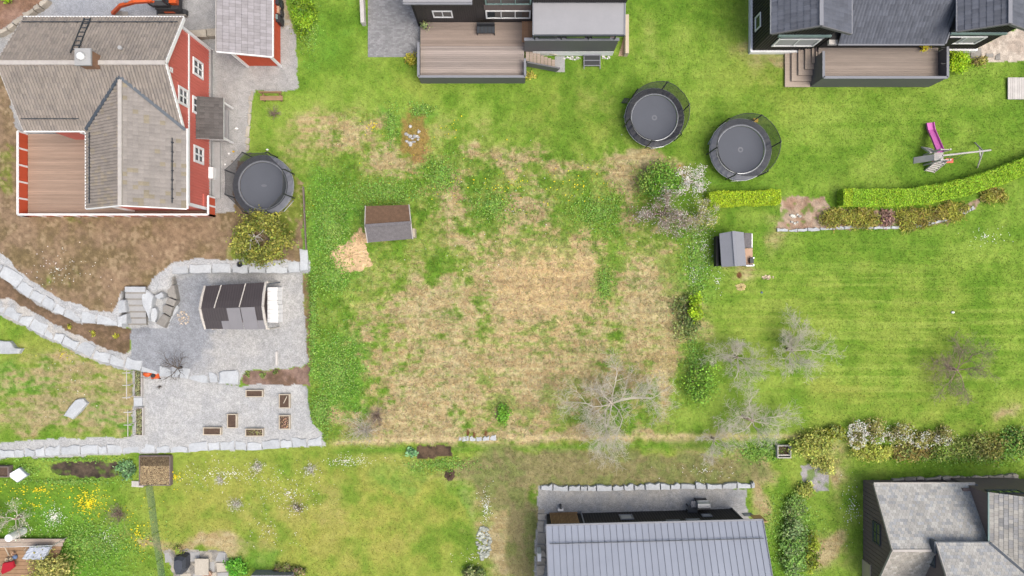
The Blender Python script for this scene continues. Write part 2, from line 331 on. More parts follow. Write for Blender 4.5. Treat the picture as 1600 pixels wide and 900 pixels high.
def groundcol(u, v, sid):
    c = grasscol(u, v)
    for i, sf in enumerate(SURF):
        if sf[2] is None: continue
        k = sid == i
        if not k.any(): continue
        uu = u[k]; vv = v[k]
        n = fbm(uu, vv, sf[4], 5, 200+i); n2 = fbm(uu, vv, 4.4, 2, 300+i); n5 = fbm(uu, vv, 11, 3, 330+i)
        cc = mixc(np.zeros(uu.shape+(3,))+np.array(sf[2], float), sf[3], sst(.3, .75, n*.7+n5*.3))
        if sf[0] == 'gravel_courtyard': cc = mixc(cc, (156, 159, 165), sst(.3, .7, blobs(uu+(n5-.5)*30, vv, [(250, 520, 85, 75, 1), (300, 455, 45, 30, .9), (330, 590, 20, 12, .5)])))
        if sf[0] == 'bare_soil_yard':
            cc = mixc(cc, (122, 136, 58), sst(.42, .75, blobs(uu, vv, [(378, 390, 26, 26, 1), (440, 300, 34, 70, 1.1), (15, 260, 16, 60, .55), (160, 345, 180, 10, .35), (60, 470, 60, 30, .2)])+(n-.5)*.9+(n5-.5)*.4))
            cc = mixc(cc, (172, 152, 126), sst(.55, .85, n5*.6+n2*.4)*.6)
        if sf[0] == 'gravel_yard':
            cc = mixc(cc, (168, 174, 186), blobs(uu, vv, [(150, 10, 130, 26, .6)])); cc = mixc(cc, (164, 150, 122), sst(.5, .8, blobs(uu, vv, [(452, 20, 16, 30, .9)])+(n5-.5)*.5))
        if sf[0] in ('vegetable_bed', 'mulch_strip', 'gravel_patch', 'rockery_bed'): cc = mixc(cc, (112, 142, 60), sst(.62, .85, n5)*.7)
        cc = cc*(1+(n2-.5)[..., None]*(.1 if 'gravel' in sf[0] else .2))
        c[k] = cc
    return c
sid_v = surfmap(UU, VV)
VC = lin(groundcol(UU, VV, sid_v)).reshape(-1, 3)
XYZ = Garr(UU, VV).reshape(-1, 3)
nu, nv = UU.shape
idx = np.arange(nu*nv).reshape(nu, nv)
quads = np.stack([idx[:-1, :-1], idx[:-1, 1:], idx[1:, 1:], idx[1:, :-1]], -1).reshape(-1, 4)
fs = sid_v[:-1, :-1].reshape(-1)
m_ground = mat('grass_ground', None, .95, .12, 3, fine=.22, fscale=14, bump=.5, bscale=14, spec=.1)
m_gravel = mat('gravel', None, .95, .03, 2, fine=.3, fscale=13, bump=.35, bscale=26, spec=.15)
m_soil = mat('soil', None, .98, .08, 3, fine=.18, fscale=12, bump=.8, bscale=14, spec=.1)
def sub(name, mask, m, label):
    q = quads[mask]
    if len(q) == 0: return None
    ids, inv = np.unique(q, return_inverse=True)
    return mk(name, XYZ[ids], inv.reshape(-1, 4), m, None, True, VC[ids], kind='structure', label=label)
# the lawn sheet goes on to the horizon
lawn = sub('ground', fs == -1, m_ground, 'green lawns of the gardens')
xr = [-4000, -600, XYZ[:, 0].min()+.4, XYZ[:, 0].max()-.4, 600, 4000]; yr = [-4000, -600, XYZ[:, 1].min()+.4, XYZ[:, 1].max()-.4, 600, 4000]
bmo = MB()
for i in range(5):
    for j in range(5):
        if i == 2 and j == 2: continue
        bmo.cur = C(108, 140, 52); bmo.poly([(xr[i], yr[j], -1.75), (xr[i+1], yr[j], -1.75), (xr[i+1], yr[j+1], -1.75), (xr[i], yr[j+1], -1.75)])
bmo.build('terrain', m_ground, kind='structure', label='green land going on beyond the gardens')
SURFOBJ = {}
for i, sf in enumerate(SURF):
    nm = sf[0]; m = m_ground if sf[2] is None else (m_gravel if 'gravel' in nm or 'pat' in nm or 'pav' in nm else m_soil)
    SURFOBJ[nm+str(i)] = sub(nm, fs == i, m, sf[5])
# ---------------------------------------------------------------- materials
M = {}
M['white'] = mat('white_paint', (.68, .68, .68), .5, .05, 1.5)
M['red'] = mat('red_boards', C(236, 130, 116), .7, .1, 1.2, fine=.05, stretch=(6, 6, .6))
M['orange_red'] = mat('orange_red_boards', C(224, 100, 66), .7, .1, 1.2, stretch=(6, 6, .6))
M['roof_v'] = mat('roof_tile', None, .85, .14, 1.1, fine=.12, fscale=18, bump=.2, bscale=30)
M['under'] = mat('roof_underlay', C(96, 92, 92), .9, .1)
M['metal_dark'] = mat('dark_metal', C(70, 76, 84), .5, .08, metal=.3)
M['lead'] = mat('lead_flashing', C(88, 96, 106), .55, .12, metal=.2)
M['trimgrey'] = mat('weathered_grey_trim', C(196, 190, 184), .7, .15, 3)
M['concrete'] = mat('concrete', C(178, 178, 178), .9, .1, 2, fine=.1)
M['deck_red'] = mat('deck_boards_reddish', C(178, 138, 112), .8, .12, 1.2, fine=.08, stretch=(.5, 8, 8))
M['deck_grey'] = mat('deck_boards_grey', C(186, 170, 156), .8, .16, 1.4, fine=.08, stretch=(.5, 8, 8))
M['deck_v'] = mat('deck_boards', None, .8, .14, 1.0, fine=.08, stretch=(.5, 6, 6))
M['black'] = mat('black_boards', C(76, 71, 70), .7, .12, 1.5, stretch=(6, 6, .6))
M['blackwall'] = mat('black_cladding', C(42, 41, 42), .75, .15, 2)
M['grey_panel'] = mat('grey_panel', C(112, 112, 116), .6, .06, 1.0)
M['lightgrey'] = mat('felt_roof', C(166, 166, 170), .8, .06, .8, fine=.05)
M['capgrey'] = mat('grey_cap', C(142, 144, 152), .6, .06)
M['glass'] = mat('window_glass', (.16, .18, .2), .08, .0, metal=.75, spec=.8)
M['skypane'] = mat('sky_toned_pane', C(190, 190, 192), .6, .05)  # pale pane colour carries the sky's reflection
M['teal'] = mat('teal_trim', C(146, 172, 168), .6, .06)
M['stone'] = mat('granite', C(199, 203, 207), .9, .14, 1.5, rand=.08, fine=.1, fscale=9, bump=.5, bscale=6)
M['stone_beige'] = mat('beige_granite', C(190, 182, 168), .9, .14, 1.5, rand=.12, fine=.1, fscale=9, bump=.5, bscale=6)
M['stone_side'] = mat('rough_rock', C(158, 154, 148), .95, .2, 2.5, rand=.1, fine=.12, bump=.8, bscale=7)
M['wood'] = mat('bare_wood', C(210, 198, 178), .8, .15, 2, rand=.08)
M['woodgrey'] = mat('weathered_wood', C(212, 207, 202), .85, .15, 2, rand=.06, fine=.08)
M['bench'] = mat('bench_wood', C(168, 136, 104), .75, .15, 3)
M['brown'] = mat('brown_boards', C(134, 119, 116), .8, .12, 1.5, stretch=(6, 6, .6))
M['cream'] = mat('cream_plaster', C(216, 200, 176), .85, .08)
M['soilbox'] = mat('bed_soil', C(98, 80, 68), .98, .25, 6, fine=.3, fscale=18, bump=.8)
M['bark'] = mat('bark_pale', C(234, 226, 210), .9, .1, 4, rand=.05)
M['bark_brown'] = mat('bark_brown', C(172, 152, 138), .9, .2, 4)
M['bark_dark'] = mat('bark_dark', C(112, 102, 94), .9, .2, 4)
M['leaf'] = mat('leaves', None, .55, .0, 2, transl=.25, spec=.3)
M['core'] = mat('hedge_inside', C(128, 158, 44), .95, .2, 6)
M['petal'] = mat('petals', None, .7, .0, 2, transl=.2)
M['grass'] = mat('grass_blades', None, .75, .0, 2, transl=.25, spec=.15)
M['plastic_black'] = mat('black_plastic', C(58, 60, 64), .5, .08)
M['matfab'] = mat('trampoline_mat', C(98, 102, 112), .8, .05, 1.0, fine=.06)
M['pad'] = mat('trampoline_pad', C(62, 64, 72), .45, .12, 4, bump=.4, bscale=5)
M['padlight'] = mat('trampoline_pad_grey', C(116, 119, 128), .5, .08, 3, bump=.3, bscale=5)
M['net'] = mat('safety_net', C(70, 72, 76), .8, 0, alpha=.6)
M['steel'] = mat('galvanised_steel', C(190, 194, 200), .35, .06, metal=.6)
M['orange'] = mat('orange_paint', C(222, 98, 42), .45, .08, 3)
M['pink'] = mat('pink_plastic', C(222, 118, 196), .4, .06)
M['salmon'] = mat('red_plastic', C(232, 108, 84), .5, .06)
M['yellow'] = mat('yellow_plastic', C(238, 196, 40), .5, .05)
M['crimson'] = mat('crimson_fabric', C(178, 24, 44), .85, .1, 8)
M['blue'] = mat('blue_fabric', C(110, 132, 170), .8, .1)
M['terracotta'] = mat('terracotta', C(206, 172, 146), .8, .1)
M['brick'] = mat('chimney_brick', C(158, 122, 98), .9, .2, 5)
M['mound'] = mat('sawdust', None, .98, .1, 5, fine=.2, fscale=14, bump=.6, bscale=12)
M['metalroof'] = mat('metal_roof', C(166, 172, 186), .45, .09, .35, rand=.03, metal=.15)
M['seam'] = mat('metal_seam', C(132, 137, 148), .5, .05, metal=.2)
M['slat'] = mat('larch_slats', C(176, 140, 98), .75, .18, 3, rand=.1)
M['doorwood'] = mat('wooden_door', C(214, 170, 116), .6, .1)
M['corr'] = mat('black_roof_sheet', C(74, 68, 70), .6, .1, 1.2, rand=.06)
M['sheet'] = mat('grey_roof_sheet', C(142, 140, 144), .5, .06, 1.2, rand=.04)
M['birch'] = mat('birch_log', C(214, 208, 200), .85, .3, 14, fine=.2)
M['shedshade'] = mat('shaded_brown_felt', C(122, 96, 76), .95, .25, 5, fine=.2, bump=.5)  # shade of the north slope is put into this felt colour
M['shedgrey'] = mat('grey_felt', C(122, 118, 120), .95, .2, 5, fine=.22, bump=.5)
M['asphaltfelt'] = mat('playhouse_felt', C(150, 152, 160), .85, .05, 2, fine=.08)
M['bbq'] = mat('grill_cover', C(72, 76, 86), .5, .12, 5, bump=.4, bscale=6)
M['tarp'] = mat('grey_tarpaulin', C(196, 202, 214), .45, .1, 3, bump=.5, bscale=5)
M['trans_green'] = mat('green_net', C(160, 190, 160), .8, .1, alpha=.25)
M['paver'] = mat('paving_block', None, .9, .1, 3, fine=.1)

# ---------------------------------------------------------------- roofs
def clip_poly(poly, clip):
    area = sum(clip[i][0]*clip[(i+1) % len(clip)][1]-clip[(i+1) % len(clip)][0]*clip[i][1] for i in range(len(clip)))
    if area < 0: clip = clip[::-1]
    out = poly
    for i in range(len(clip)):
        ax, ay = clip[i]; bx, by = clip[(i+1) % len(clip)]
        inp = out; out = []
        if not inp: return []
        sd = lambda p: (bx-ax)*(p[1]-ay)-(by-ay)*(p[0]-ax)
        for k in range(len(inp)):
            p, q = inp[k], inp[(k+1) % len(inp)]; a, b = sd(p), sd(q)
            if a >= 0: out.append(p)
            if (a >= 0) != (b >= 0):
                t = a/(a-b); out.append((p[0]+(q[0]-p[0])*t, p[1]+(q[1]-p[1])*t))
    return out
def tiles(pts, tw, th, colour, t=.035, hump=.02, prof='pan', stagger=False, rs=1):
    """Roof tiles over a planar polygon; pts[0] -> pts[1] is the eave."""
    pts = [Vector(p) for p in pts]; A = pts[0]; u = (pts[1]-A).normalized()
    n = (pts[1]-A).cross(pts[-1]-A).normalized()
    if n.z < 0: n = -n
    v = n.cross(u)
    if v.dot(pts[-1]-A) < 0: v = -v
    uv = [((p-A).dot(u), (p-A).dot(v)) for p in pts]
    u0 = min(p[0] for p in uv); u1 = max(p[0] for p in uv); v1 = max(p[1] for p in uv)
    rr = random.Random(rs); m = MB()
    strips = [(0, .5, 0, hump), (.5, 1, hump, 0)] if prof == 'pan' else [(0.02, .98, 0, 0)]
    nr = int(math.ceil(v1/th)); nc = int(math.ceil((u1-u0)/tw))+1
    for r in range(nr):
        off = (tw/2 if stagger and r % 2 else 0)
        for c in range(nc):
            a0 = u0+c*tw-off; m.cur = colour(rr, a0, r*th); jit = rr.uniform(0, .006)
            for s0, s1, h0, h1 in strips:
                q = [(a0+s0*tw, r*th), (a0+s1*tw, r*th), (a0+s1*tw, (r+1)*th), (a0+s0*tw, (r+1)*th)]
                q = clip_poly(q, uv)
                if len(q) < 3: continue
                P3 = []
                for x, y in q:
                    fx = (x-a0)/tw; k = (fx-s0)/(s1-s0); fy = (y-r*th)/th
                    P3.append(A+u*x+v*y+n*(.012+jit+t*(1-fy)+h0+(h1-h0)*k))
                lo = [p for p, (x, y) in zip(P3, q) if abs(y-r*th) < 1e-4]
                if (P3[1]-P3[0]).cross(P3[2]-P3[0]).dot(n) < 0: P3 = P3[::-1]
                m.poly(P3)
                if len(lo) == 2: m.poly([lo[0], lo[1], lo[1]-n*(t+hump), lo[0]-n*(t+hump)])
    return m
def tilecol(base, var, tint=None, ps=.2):
    def f(r, a, b):
        k = 1+r.uniform(-var, var); c = base if r.random() > ps or not tint else tint
        return C(c[0]*k, c[1]*k, c[2]*k)
    return f
def boards(name, parent, x0, x1, y0, y1, z, bw, base, var, along='x', gap=.008, th=.03, kind='stuff'):
    m = MB(); n = max(1, int(round(((y1-y0) if along == 'x' else (x1-x0))/bw))); rr = random.Random(int(abs(x0*7+y0*13)))
    for i in range(n):
        k = 1+rr.uniform(-var, var); m.cur = C(*(min(255, c*k) for c in base))
        if along == 'x': m.box(x0, x1, y0+(y1-y0)*i/n+gap/2, y0+(y1-y0)*(i+1)/n-gap/2, z-th, z+rr.uniform(0, .004))
        else: m.box(x0+(x1-x0)*i/n+gap/2, x0+(x1-x0)*(i+1)/n-gap/2, y0, y1, z-th, z+rr.uniform(0, .004))
    return m.build(name, M['deck_v'], parent, kind=kind)
def window(parent, c, right, up, wd, ht, fm, cols=2, rows=1, fw=.09, depth=.05, glass=None):
    c = Vector(c); r = Vector(right).normalized(); up = Vector(up).normalized(); n = r.cross(up)
    def bar(m, a0, a1, b0, b1, d0, d1):
        m.hexa([c+r*a+up*b+n*d for d in (d0, d1) for a, b in ((a0, b0), (a1, b0), (a1, b1), (a0, b1))])
    m = MB(); hw, hh = wd/2, ht/2
    bar(m, -hw, hw, -hh, -hh+fw, 0, depth); bar(m, -hw, hw, hh-fw, hh, 0, depth)
    bar(m, -hw, -hw+fw, -hh+fw, hh-fw, 0, depth); bar(m, hw-fw, hw, -hh+fw, hh-fw, 0, depth)
    iw = wd-2*fw; ih = ht-2*fw; mb = fw*.6
    for i in range(1, cols): bar(m, -hw+fw+iw*i/cols-mb/2, -hw+fw+iw*i/cols+mb/2, -hh+fw, hh-fw, 0, depth*.9)
    for j in range(1, rows): bar(m, -hw+fw, hw-fw, -hh+fw+ih*j/rows-mb/2, -hh+fw+ih*j/rows+mb/2, 0, depth*.85)
    f = m.build('window', fm, parent)
    for i in range(cols):
        for j in range(rows):
            g = MB(); bar(g, -hw+fw+iw*i/cols+mb/2, -hw+fw+iw*(i+1)/cols-mb/2, -hh+fw+ih*j/rows+mb/2, -hh+fw+ih*(j+1)/rows-mb/2, .004, depth*.4)
            g.build('pane', glass or M['glass'], f)
    return f
def battens(parent, name, p, q, z0, ztop, mt, sp=.2, wd=.05, dp=.03, nrm=None, skip=()):
    p = Vector(p); q = Vector(q); d = q-p; L = d.length; d.normalize(); nn = Vector(nrm) if nrm else Vector((d.y, -d.x, 0))
    m = MB(); n = int(L/sp)
    for i in range(n):
        s = (i+.5)*L/n; b = p+d*s; zt = ztop(s)
        segs = [(z0, zt)]
        for (s0, s1, a, bb) in skip:
            if s0 <= s <= s1: segs = [x for (e, f) in segs for x in ((e, min(f, a)), (max(e, bb), f)) if x[1]-x[0] > .05]
        for (e, f) in segs:
            m.hexa([b-d*wd/2+Vector((0, 0, e)), b+d*wd/2+Vector((0, 0, e)), b+d*wd/2+nn*dp+Vector((0, 0, e)), b-d*wd/2+nn*dp+Vector((0, 0, e)),
                    b-d*wd/2+Vector((0, 0, f)), b+d*wd/2+Vector((0, 0, f)), b+d*wd/2+nn*dp+Vector((0, 0, f)), b-d*wd/2+nn*dp+Vector((0, 0, f))])
    return m.build(name, mt, parent, kind='stuff')

# ---------------------------------------------------------------- plants
LEAFK = 1.3
def segmesh(segs, n=3):
    s = np.array(segs, float)          # p(3) q(3) r0 r1
    p, q = s[:, :3], s[:, 3:6]; d = q-p; d /= np.linalg.norm(d, axis=1, keepdims=True)+1e-9
    ref = np.where(np.abs(d[:, 2:3]) < .9, [[0, 0, 1.]], [[1., 0, 0]]); a = np.cross(d, ref); a /= np.linalg.norm(a, axis=1, keepdims=True); b = np.cross(d, a)
    V = []
    for base, rad in ((p, s[:, 6]), (q, s[:, 7])):
        for k in range(n):
            t = 2*math.pi*k/n; V.append(base+(a*math.cos(t)+b*math.sin(t))*rad[:, None])
    V = np.stack(V, 1); N = len(s); base = np.arange(N)[:, None]*2*n
    F = np.concatenate([base+np.array([[k, (k+1) % n, n+(k+1) % n, n+k]]) for k in range(n)], 0)
    return V.reshape(-1, 3), F
def grow(segs, p, d, L, r, lev, rr, top, kids=(2, 2, 2), up=.15, ratio=.55, tips=None, steps=4):
    n = steps if lev < 2 else 3
    for i in range(n):
        d = (d+Vector((rr.gauss(0, .22), rr.gauss(0, .22), rr.gauss(0, .12)+up*.3))).normalized()
        q = p+d*(L/n); r1 = r*(1-.6/n) if lev < top else r*.75
        segs.append((*p, *q, r, max(r1, .005), lev)); p = q; r = max(r1, .005)
        if lev < top:
            for k in range(kids[min(lev, len(kids)-1)]):
                if rr.random() < .85:
                    ax = Vector((rr.gauss(0, 1), rr.gauss(0, 1), rr.gauss(0, .5))); ax = (ax-d*ax.dot(d)).normalized()
                    d2 = (d*rr.uniform(.5, .9)+ax*rr.uniform(.6, 1.0)+Vector((0, 0, up))).normalized()
                    grow(segs, p, d2, L*ratio*rr.uniform(.7, 1.15), r*.6, lev+1, rr, top, kids, up, ratio, tips, steps)
        elif tips is not None: tips.append(tuple(p))
def leafquads(pts, size, cols, flat=.6, rs=5, aspect=.6):
    g = np.random.default_rng(rs); pts = np.asarray(pts, float); n = len(pts)
    nr = g.normal(size=(n, 3)); nr[:, 2] = np.abs(nr[:, 2])+flat*1.5; nr /= np.linalg.norm(nr, axis=1, keepdims=True)
    t = g.normal(size=(n, 3)); a = np.cross(nr, t); a /= np.linalg.norm(a, axis=1, keepdims=True); b = np.cross(nr, a)
    sz = size*g.uniform(.6, 1.35, (n, 1)); a = a*sz; b = b*sz*aspect
    V = np.stack([pts-a, pts-b*1.0+nr*sz*.12, pts+a, pts+b+nr*sz*.12], 1).reshape(-1, 3)
    F = np.arange(n*4).reshape(-1, 4)
    return V, F, np.repeat(cols, 4, axis=0)
def jitcols(n, base, var, rs=3, alt=None, p=.3):
    g = np.random.default_rng(rs); b = np.tile(np.array(base, float), (n, 1))
    if alt is not None: k = g.random(n) < p; b[k] = alt
    return lin(b*(1+g.uniform(-var, var, (n, 1)))+g.normal(0, 6, (n, 3)))*LEAFK
def bare_tree(name, label, px, py, rad, ht, seed=1, mt='bark', limbs=6, kids=(2, 2, 2), up=.15, tr=.12, group=None, cat='tree', blossom=None, leaves=None, lean=(0, 0), ratio=.5, top=3):
    rr = random.Random(seed); b = G(px, py, -.03)
    root = thing(name, label, cat, b, group); segs = []; tips = []
    tp = b+Vector((lean[0], lean[1], ht*.32)); mid = b.lerp(tp, .5)+Vector((rr.gauss(0, .05), rr.gauss(0, .05), 0))
    MB().tube([b, mid, tp], [tr*1.25, tr, tr*.8], 7).build('trunk', M['bark_brown'] if mt == 'bark' else M[mt], root, True)
    a0 = rr.uniform(0, 6)
    for i in range(limbs):
        a = a0+2*math.pi*i/limbs+rr.uniform(-.35, .35); el = rr.uniform(.25, .75)
        d = Vector((math.cos(a)*math.cos(el), math.sin(a)*math.cos(el), math.sin(el)))
        grow(segs, tp-Vector((0, 0, rr.uniform(0, ht*.1))), d, rad*rr.uniform(.75, 1.1), tr*.42, 0, rr, top, kids, up, ratio, tips)
    V, F = segmesh([s[:8] for s in segs], 4 if len(segs) < 1500 else 3)
    mk('crown', V, F, M[mt], root, True)
    tips = np.array(tips)
    for nm, spec, mm in (('blossom', blossom, 'petal'), ('foliage', leaves, 'leaf')):
        if spec:
            n, size, base, var, spread, alt = spec; g = np.random.default_rng(seed)
            pts = tips[g.integers(0, len(tips), n)]+g.normal(0, spread, (n, 3))
            v, f, c = leafquads(pts, size, jitcols(n, base, var, seed, alt), .5, seed)
            mk(nm, v, f, M[mm], root, False, c)
    return root
def shrub(name, label, px, py, rx, ry, ht, base, alt=None, n=1400, size=.075, var=.25, seed=1, group=None, cat='shrub', clumps=26, holes=.0, hollow=0, stem='bark_brown', flat=.5, sharp=.16, aspect=.6):
    g = np.random.default_rng(seed); b = G(px, py, -.02); root = thing(name, label, cat, b, group)
    rx /= S; ry /= S
    k = g.normal(size=(clumps, 3)); k /= np.linalg.norm(k, axis=1, keepdims=True); k[:, 2] = np.abs(k[:, 2])
    rad = g.random((clumps, 1))**.45
    if hollow:
        rad = np.maximum(rad, hollow); q = np.linalg.norm(k[:, :2]*rad, axis=1, keepdims=True); k[:, :2] *= np.maximum(1, .5/(q+1e-3))
    cc = k*rad*np.array([rx*.86, ry*.86, ht*.5])+np.array([0, 0, ht*.42])
    per = g.integers(0, clumps, n); sg = min(rx, ry)*sharp*1.6
    pts = cc[per]+g.normal(0, 1, (n, 3))*np.array([sg, sg, ht*.11])
    pts[:, 2] = np.clip(pts[:, 2], .03, ht*1.05)
    bc = np.tile(np.array(base, float), (clumps, 1))
    if alt is not None: q = g.random(clumps) < .35; bc[q] = alt
    bc *= g.uniform(1-var, 1+var, (clumps, 1))
    cols = lin(bc[per]*(1+g.uniform(-.18, .18, (n, 1)))+g.normal(0, 5, (n, 3)))*LEAFK
    v, f, c = leafquads(pts+np.array(b), size, cols, flat, seed, aspect)
    mk('foliage', v, f, M['leaf'], root, False, c)
    segs = []
    for i in range(min(clumps, 18)):
        segs.append((*b, *(np.array(b)+cc[i]*np.array([.5, .5, .6])), .025, .016)); segs.append((*(np.array(b)+cc[i]*np.array([.5, .5, .6])), *(np.array(b)+cc[i]), .016, .008))
    V, F = segmesh(segs, 4); mk('stems', V, F, M[stem], root)
    return root
def twig_shrub(name, label, px, py, rad, ht, mt='bark', n=40, seed=1, group=None, cat='shrub', flowers=None, top=1, kids=(2, 1)):
    rr = random.Random(seed); b = G(px, py, -.02); segs = []; tips = []
    for i in range(n):
        a = rr.uniform(0, 6.283); el = rr.uniform(.35, 1.3)
        d = Vector((math.cos(a)*math.cos(el), math.sin(a)*math.cos(el), math.sin(el)))
        L = rad*rr.uniform(.6, 1.15)*(math.cos(el)*.55+.45); grow(segs, b, d, max(L, ht*.5*math.sin(el)), .014, 0, rr, top, kids, .1, .45, tips, 3)
    V, F = segmesh([s[:8] for s in segs], 3)
    if not flowers: return mk(name, V, F, M[mt], None, label=label, cat=cat, group=group, org=b)
    root = thing(name, label, cat, b, group); mk('branches', V, F, M[mt], root)
    nn, size, base = flowers; g = np.random.default_rng(seed); tips = np.array(tips)
    pts = tips[g.integers(0, len(tips), nn)]+g.normal(0, .08, (nn, 3))
    v, f, c = leafquads(pts, size, jitcols(nn, base, .1, seed), .5, seed); mk('blossom', v, f, M['petal'], root, False, c)
    return root
def hedge(name, label, line, wd, ht, base, alt, seed, dens=420, size=.06, kinds='hedge'):
    g = np.random.default_rng(seed); pts = [G(*p) for p in line]; root = thing(name, label, kinds, pts[len(pts)//2])
    m = MB(); left = []; right = []
    for i, p in enumerate(pts):
        d = (pts[min(i+1, len(pts)-1)]-pts[max(i-1, 0)]); d.z = 0; d.normalize(); a = Vector((-d.y, d.x, 0))*(wd/2-.05); left.append(p+a); right.append(p-a)
    for i in range(len(pts)-1):
        z0 = Vector((0, 0, -.05)); z1 = Vector((0, 0, ht-.06))
        m.hexa([left[i]+z0, right[i]+z0, right[i+1]+z0, left[i+1]+z0, left[i]+z1, right[i]+z1, right[i+1]+z1, left[i+1]+z1])
    m.build('hedge_body', M['core'], root)
    out = []
    for i in range(len(pts)-1):
        p, q = pts[i], pts[i+1]; d = q-p; L = d.length; dn = d.normalized(); a = Vector((-dn.y, dn.x, 0))
        n = int(L*(wd+2*ht)*dens); s = g.random(n)*L; t = (g.random(n)-.5)*(wd+2*ht)
        lat = np.clip(t, -wd/2, wd/2); zz = ht-np.maximum(np.abs(t)-wd/2, 0)
        bulge = (fbm(s*1.0+seed*9+i*31, t+50, .5, 3, seed)-.5)*.16
        lat = lat*(1+bulge/wd*1.6)+g.normal(0, .02, n); zz = zz+np.where(np.abs(t) < wd/2, bulge, 0)+g.normal(0, .025, n)
        out.append(np.array(p)[None]+s[:, None]*np.array(dn)+lat[:, None]*np.array(a)+np.stack([0*zz, 0*zz, zz], 1))
    for e, sgn in ((0, -1), (-1, 1)):
        p = pts[e]; d = (pts[1]-pts[0] if e == 0 else pts[-1]-pts[-2]).normalized(); a = Vector((-d.y, d.x, 0)); n = int(wd*ht*dens)
        out.append(np.array(p)[None]+sgn*.03*np.array(d)+((g.random(n)-.5)*wd)[:, None]*np.array(a)+np.stack([np.zeros(n), np.zeros(n), g.random(n)*ht], 1))
    pt = np.concatenate(out); v, f, c = leafquads(pt, size, jitcols(len(pt), base, .2, seed, alt, .3), .4, seed)
    mk('foliage', v, f, M['leaf'], root, False, c)
    return root
def rock_mesh(m, pts, z0, z1, rr, inset=.12):
    """An uneven slab: outline pts (x, y), from z0 to z1, chamfered top that is not level."""
    n = len(pts); cx = sum(p[0] for p in pts)/n; cy = sum(p[1] for p in pts)/n
    if sum(pts[i][0]*pts[(i+1) % n][1]-pts[(i+1) % n][0]*pts[i][1] for i in range(n)) < 0: pts = pts[::-1]
    h = z1-z0; tl = (rr.uniform(-.09, .09), rr.uniform(-.09, .09))
    a = [m.vert((p[0], p[1], z0)) for p in pts]
    b = [m.vert((p[0]+(cx-p[0])*.02, p[1]+(cy-p[1])*.02, z1-min(h*.22, .07)+rr.uniform(-.02, .02))) for p in pts]
    c = [m.vert((p[0]+(cx-p[0])*inset*rr.uniform(.6, 1.5), p[1]+(cy-p[1])*inset*rr.uniform(.6, 1.5), z1+(p[0]-cx)*tl[0]+(p[1]-cy)*tl[1]+rr.uniform(-.02, .02))) for p in pts]
    t = m.vert((cx+rr.uniform(-.06, .06), cy+rr.uniform(-.06, .06), z1+rr.uniform(-.01, .03)))
    for x, y in ((a, b), (b, c)):
        for i in range(n): m.f.append([x[i], x[(i+1) % n], y[(i+1) % n], y[i]])
    for i in range(n): m.f.append([c[i], c[(i+1) % n], t])
    return m
def rock(name, outline, z0, z1, mt, seed, parent=None, **kw):
    """outline in plan pixels at the rock's top"""
    rr = random.Random(seed); pts = []
    n = len(outline)
    for i in range(n):
        p = outline[i]; q = outline[(i+1) % n]
        pts.append(p); pts.append(((p[0]+q[0])/2+rr.uniform(-1.2, 1.2), (p[1]+q[1])/2+rr.uniform(-1.2, 1.2)))
    w = [tuple(P(x, y, z1))[:2] for x, y in pts]
    return rock_mesh(MB(), w, z0, z1, rr).build(name, M[mt], parent, False, **kw)
def stone_row(label, line, wpx, z0, z1, mt, seed, lpx=26, name='stone_wall', cat='wall', group=None):
    """A row of separate stones along a plan line, each a part of the wall."""
    rr = random.Random(seed); p0 = line[len(line)//2]
    root = thing(name, label, cat, P(p0[0], p0[1], z0), group)
    L = [0]
    for i in range(len(line)-1): L.append(L[-1]+math.dist(line[i], line[i+1]))
    def at(s):
        for i in range(len(line)-1):
            if s <= L[i+1] or i == len(line)-2:
                t = (s-L[i])/(L[i+1]-L[i]); a, b = line[i], line[i+1]
                d = ((b[0]-a[0])/(L[i+1]-L[i]), (b[1]-a[1])/(L[i+1]-L[i])); return (a[0]+(b[0]-a[0])*t, a[1]+(b[1]-a[1])*t), (d[1], -d[0])
    s = 0
    while s < L[-1]-4:
        l = min(lpx*rr.uniform(.6, 1.4), L[-1]-s); w0 = wpx*rr.uniform(.75, 1.2); w1 = wpx*rr.uniform(.75, 1.2)
        o = []
        k = 3
        for i in range(k+1):
            (x, y), nn = at(s+.5+(l-1)*i/k); e = rr.uniform(-1, 1); o.append((x-nn[0]*e, y-nn[1]*e))
        for i in range(k, -1, -1):
            (x, y), nn = at(s+.5+(l-1)*i/k); ww = (w0+(w1-w0)*i/k)+rr.uniform(-2, 2); o.append((x+nn[0]*ww, y+nn[1]*ww))
        zz = z1+rr.uniform(-.06, .06); wv = [tuple(P(x, y, zz))[:2] for x, y in o]
        rock_mesh(MB(), wv, z0, zz, rr, .09).build('stone', M[mt], root)
        s += l
    return root
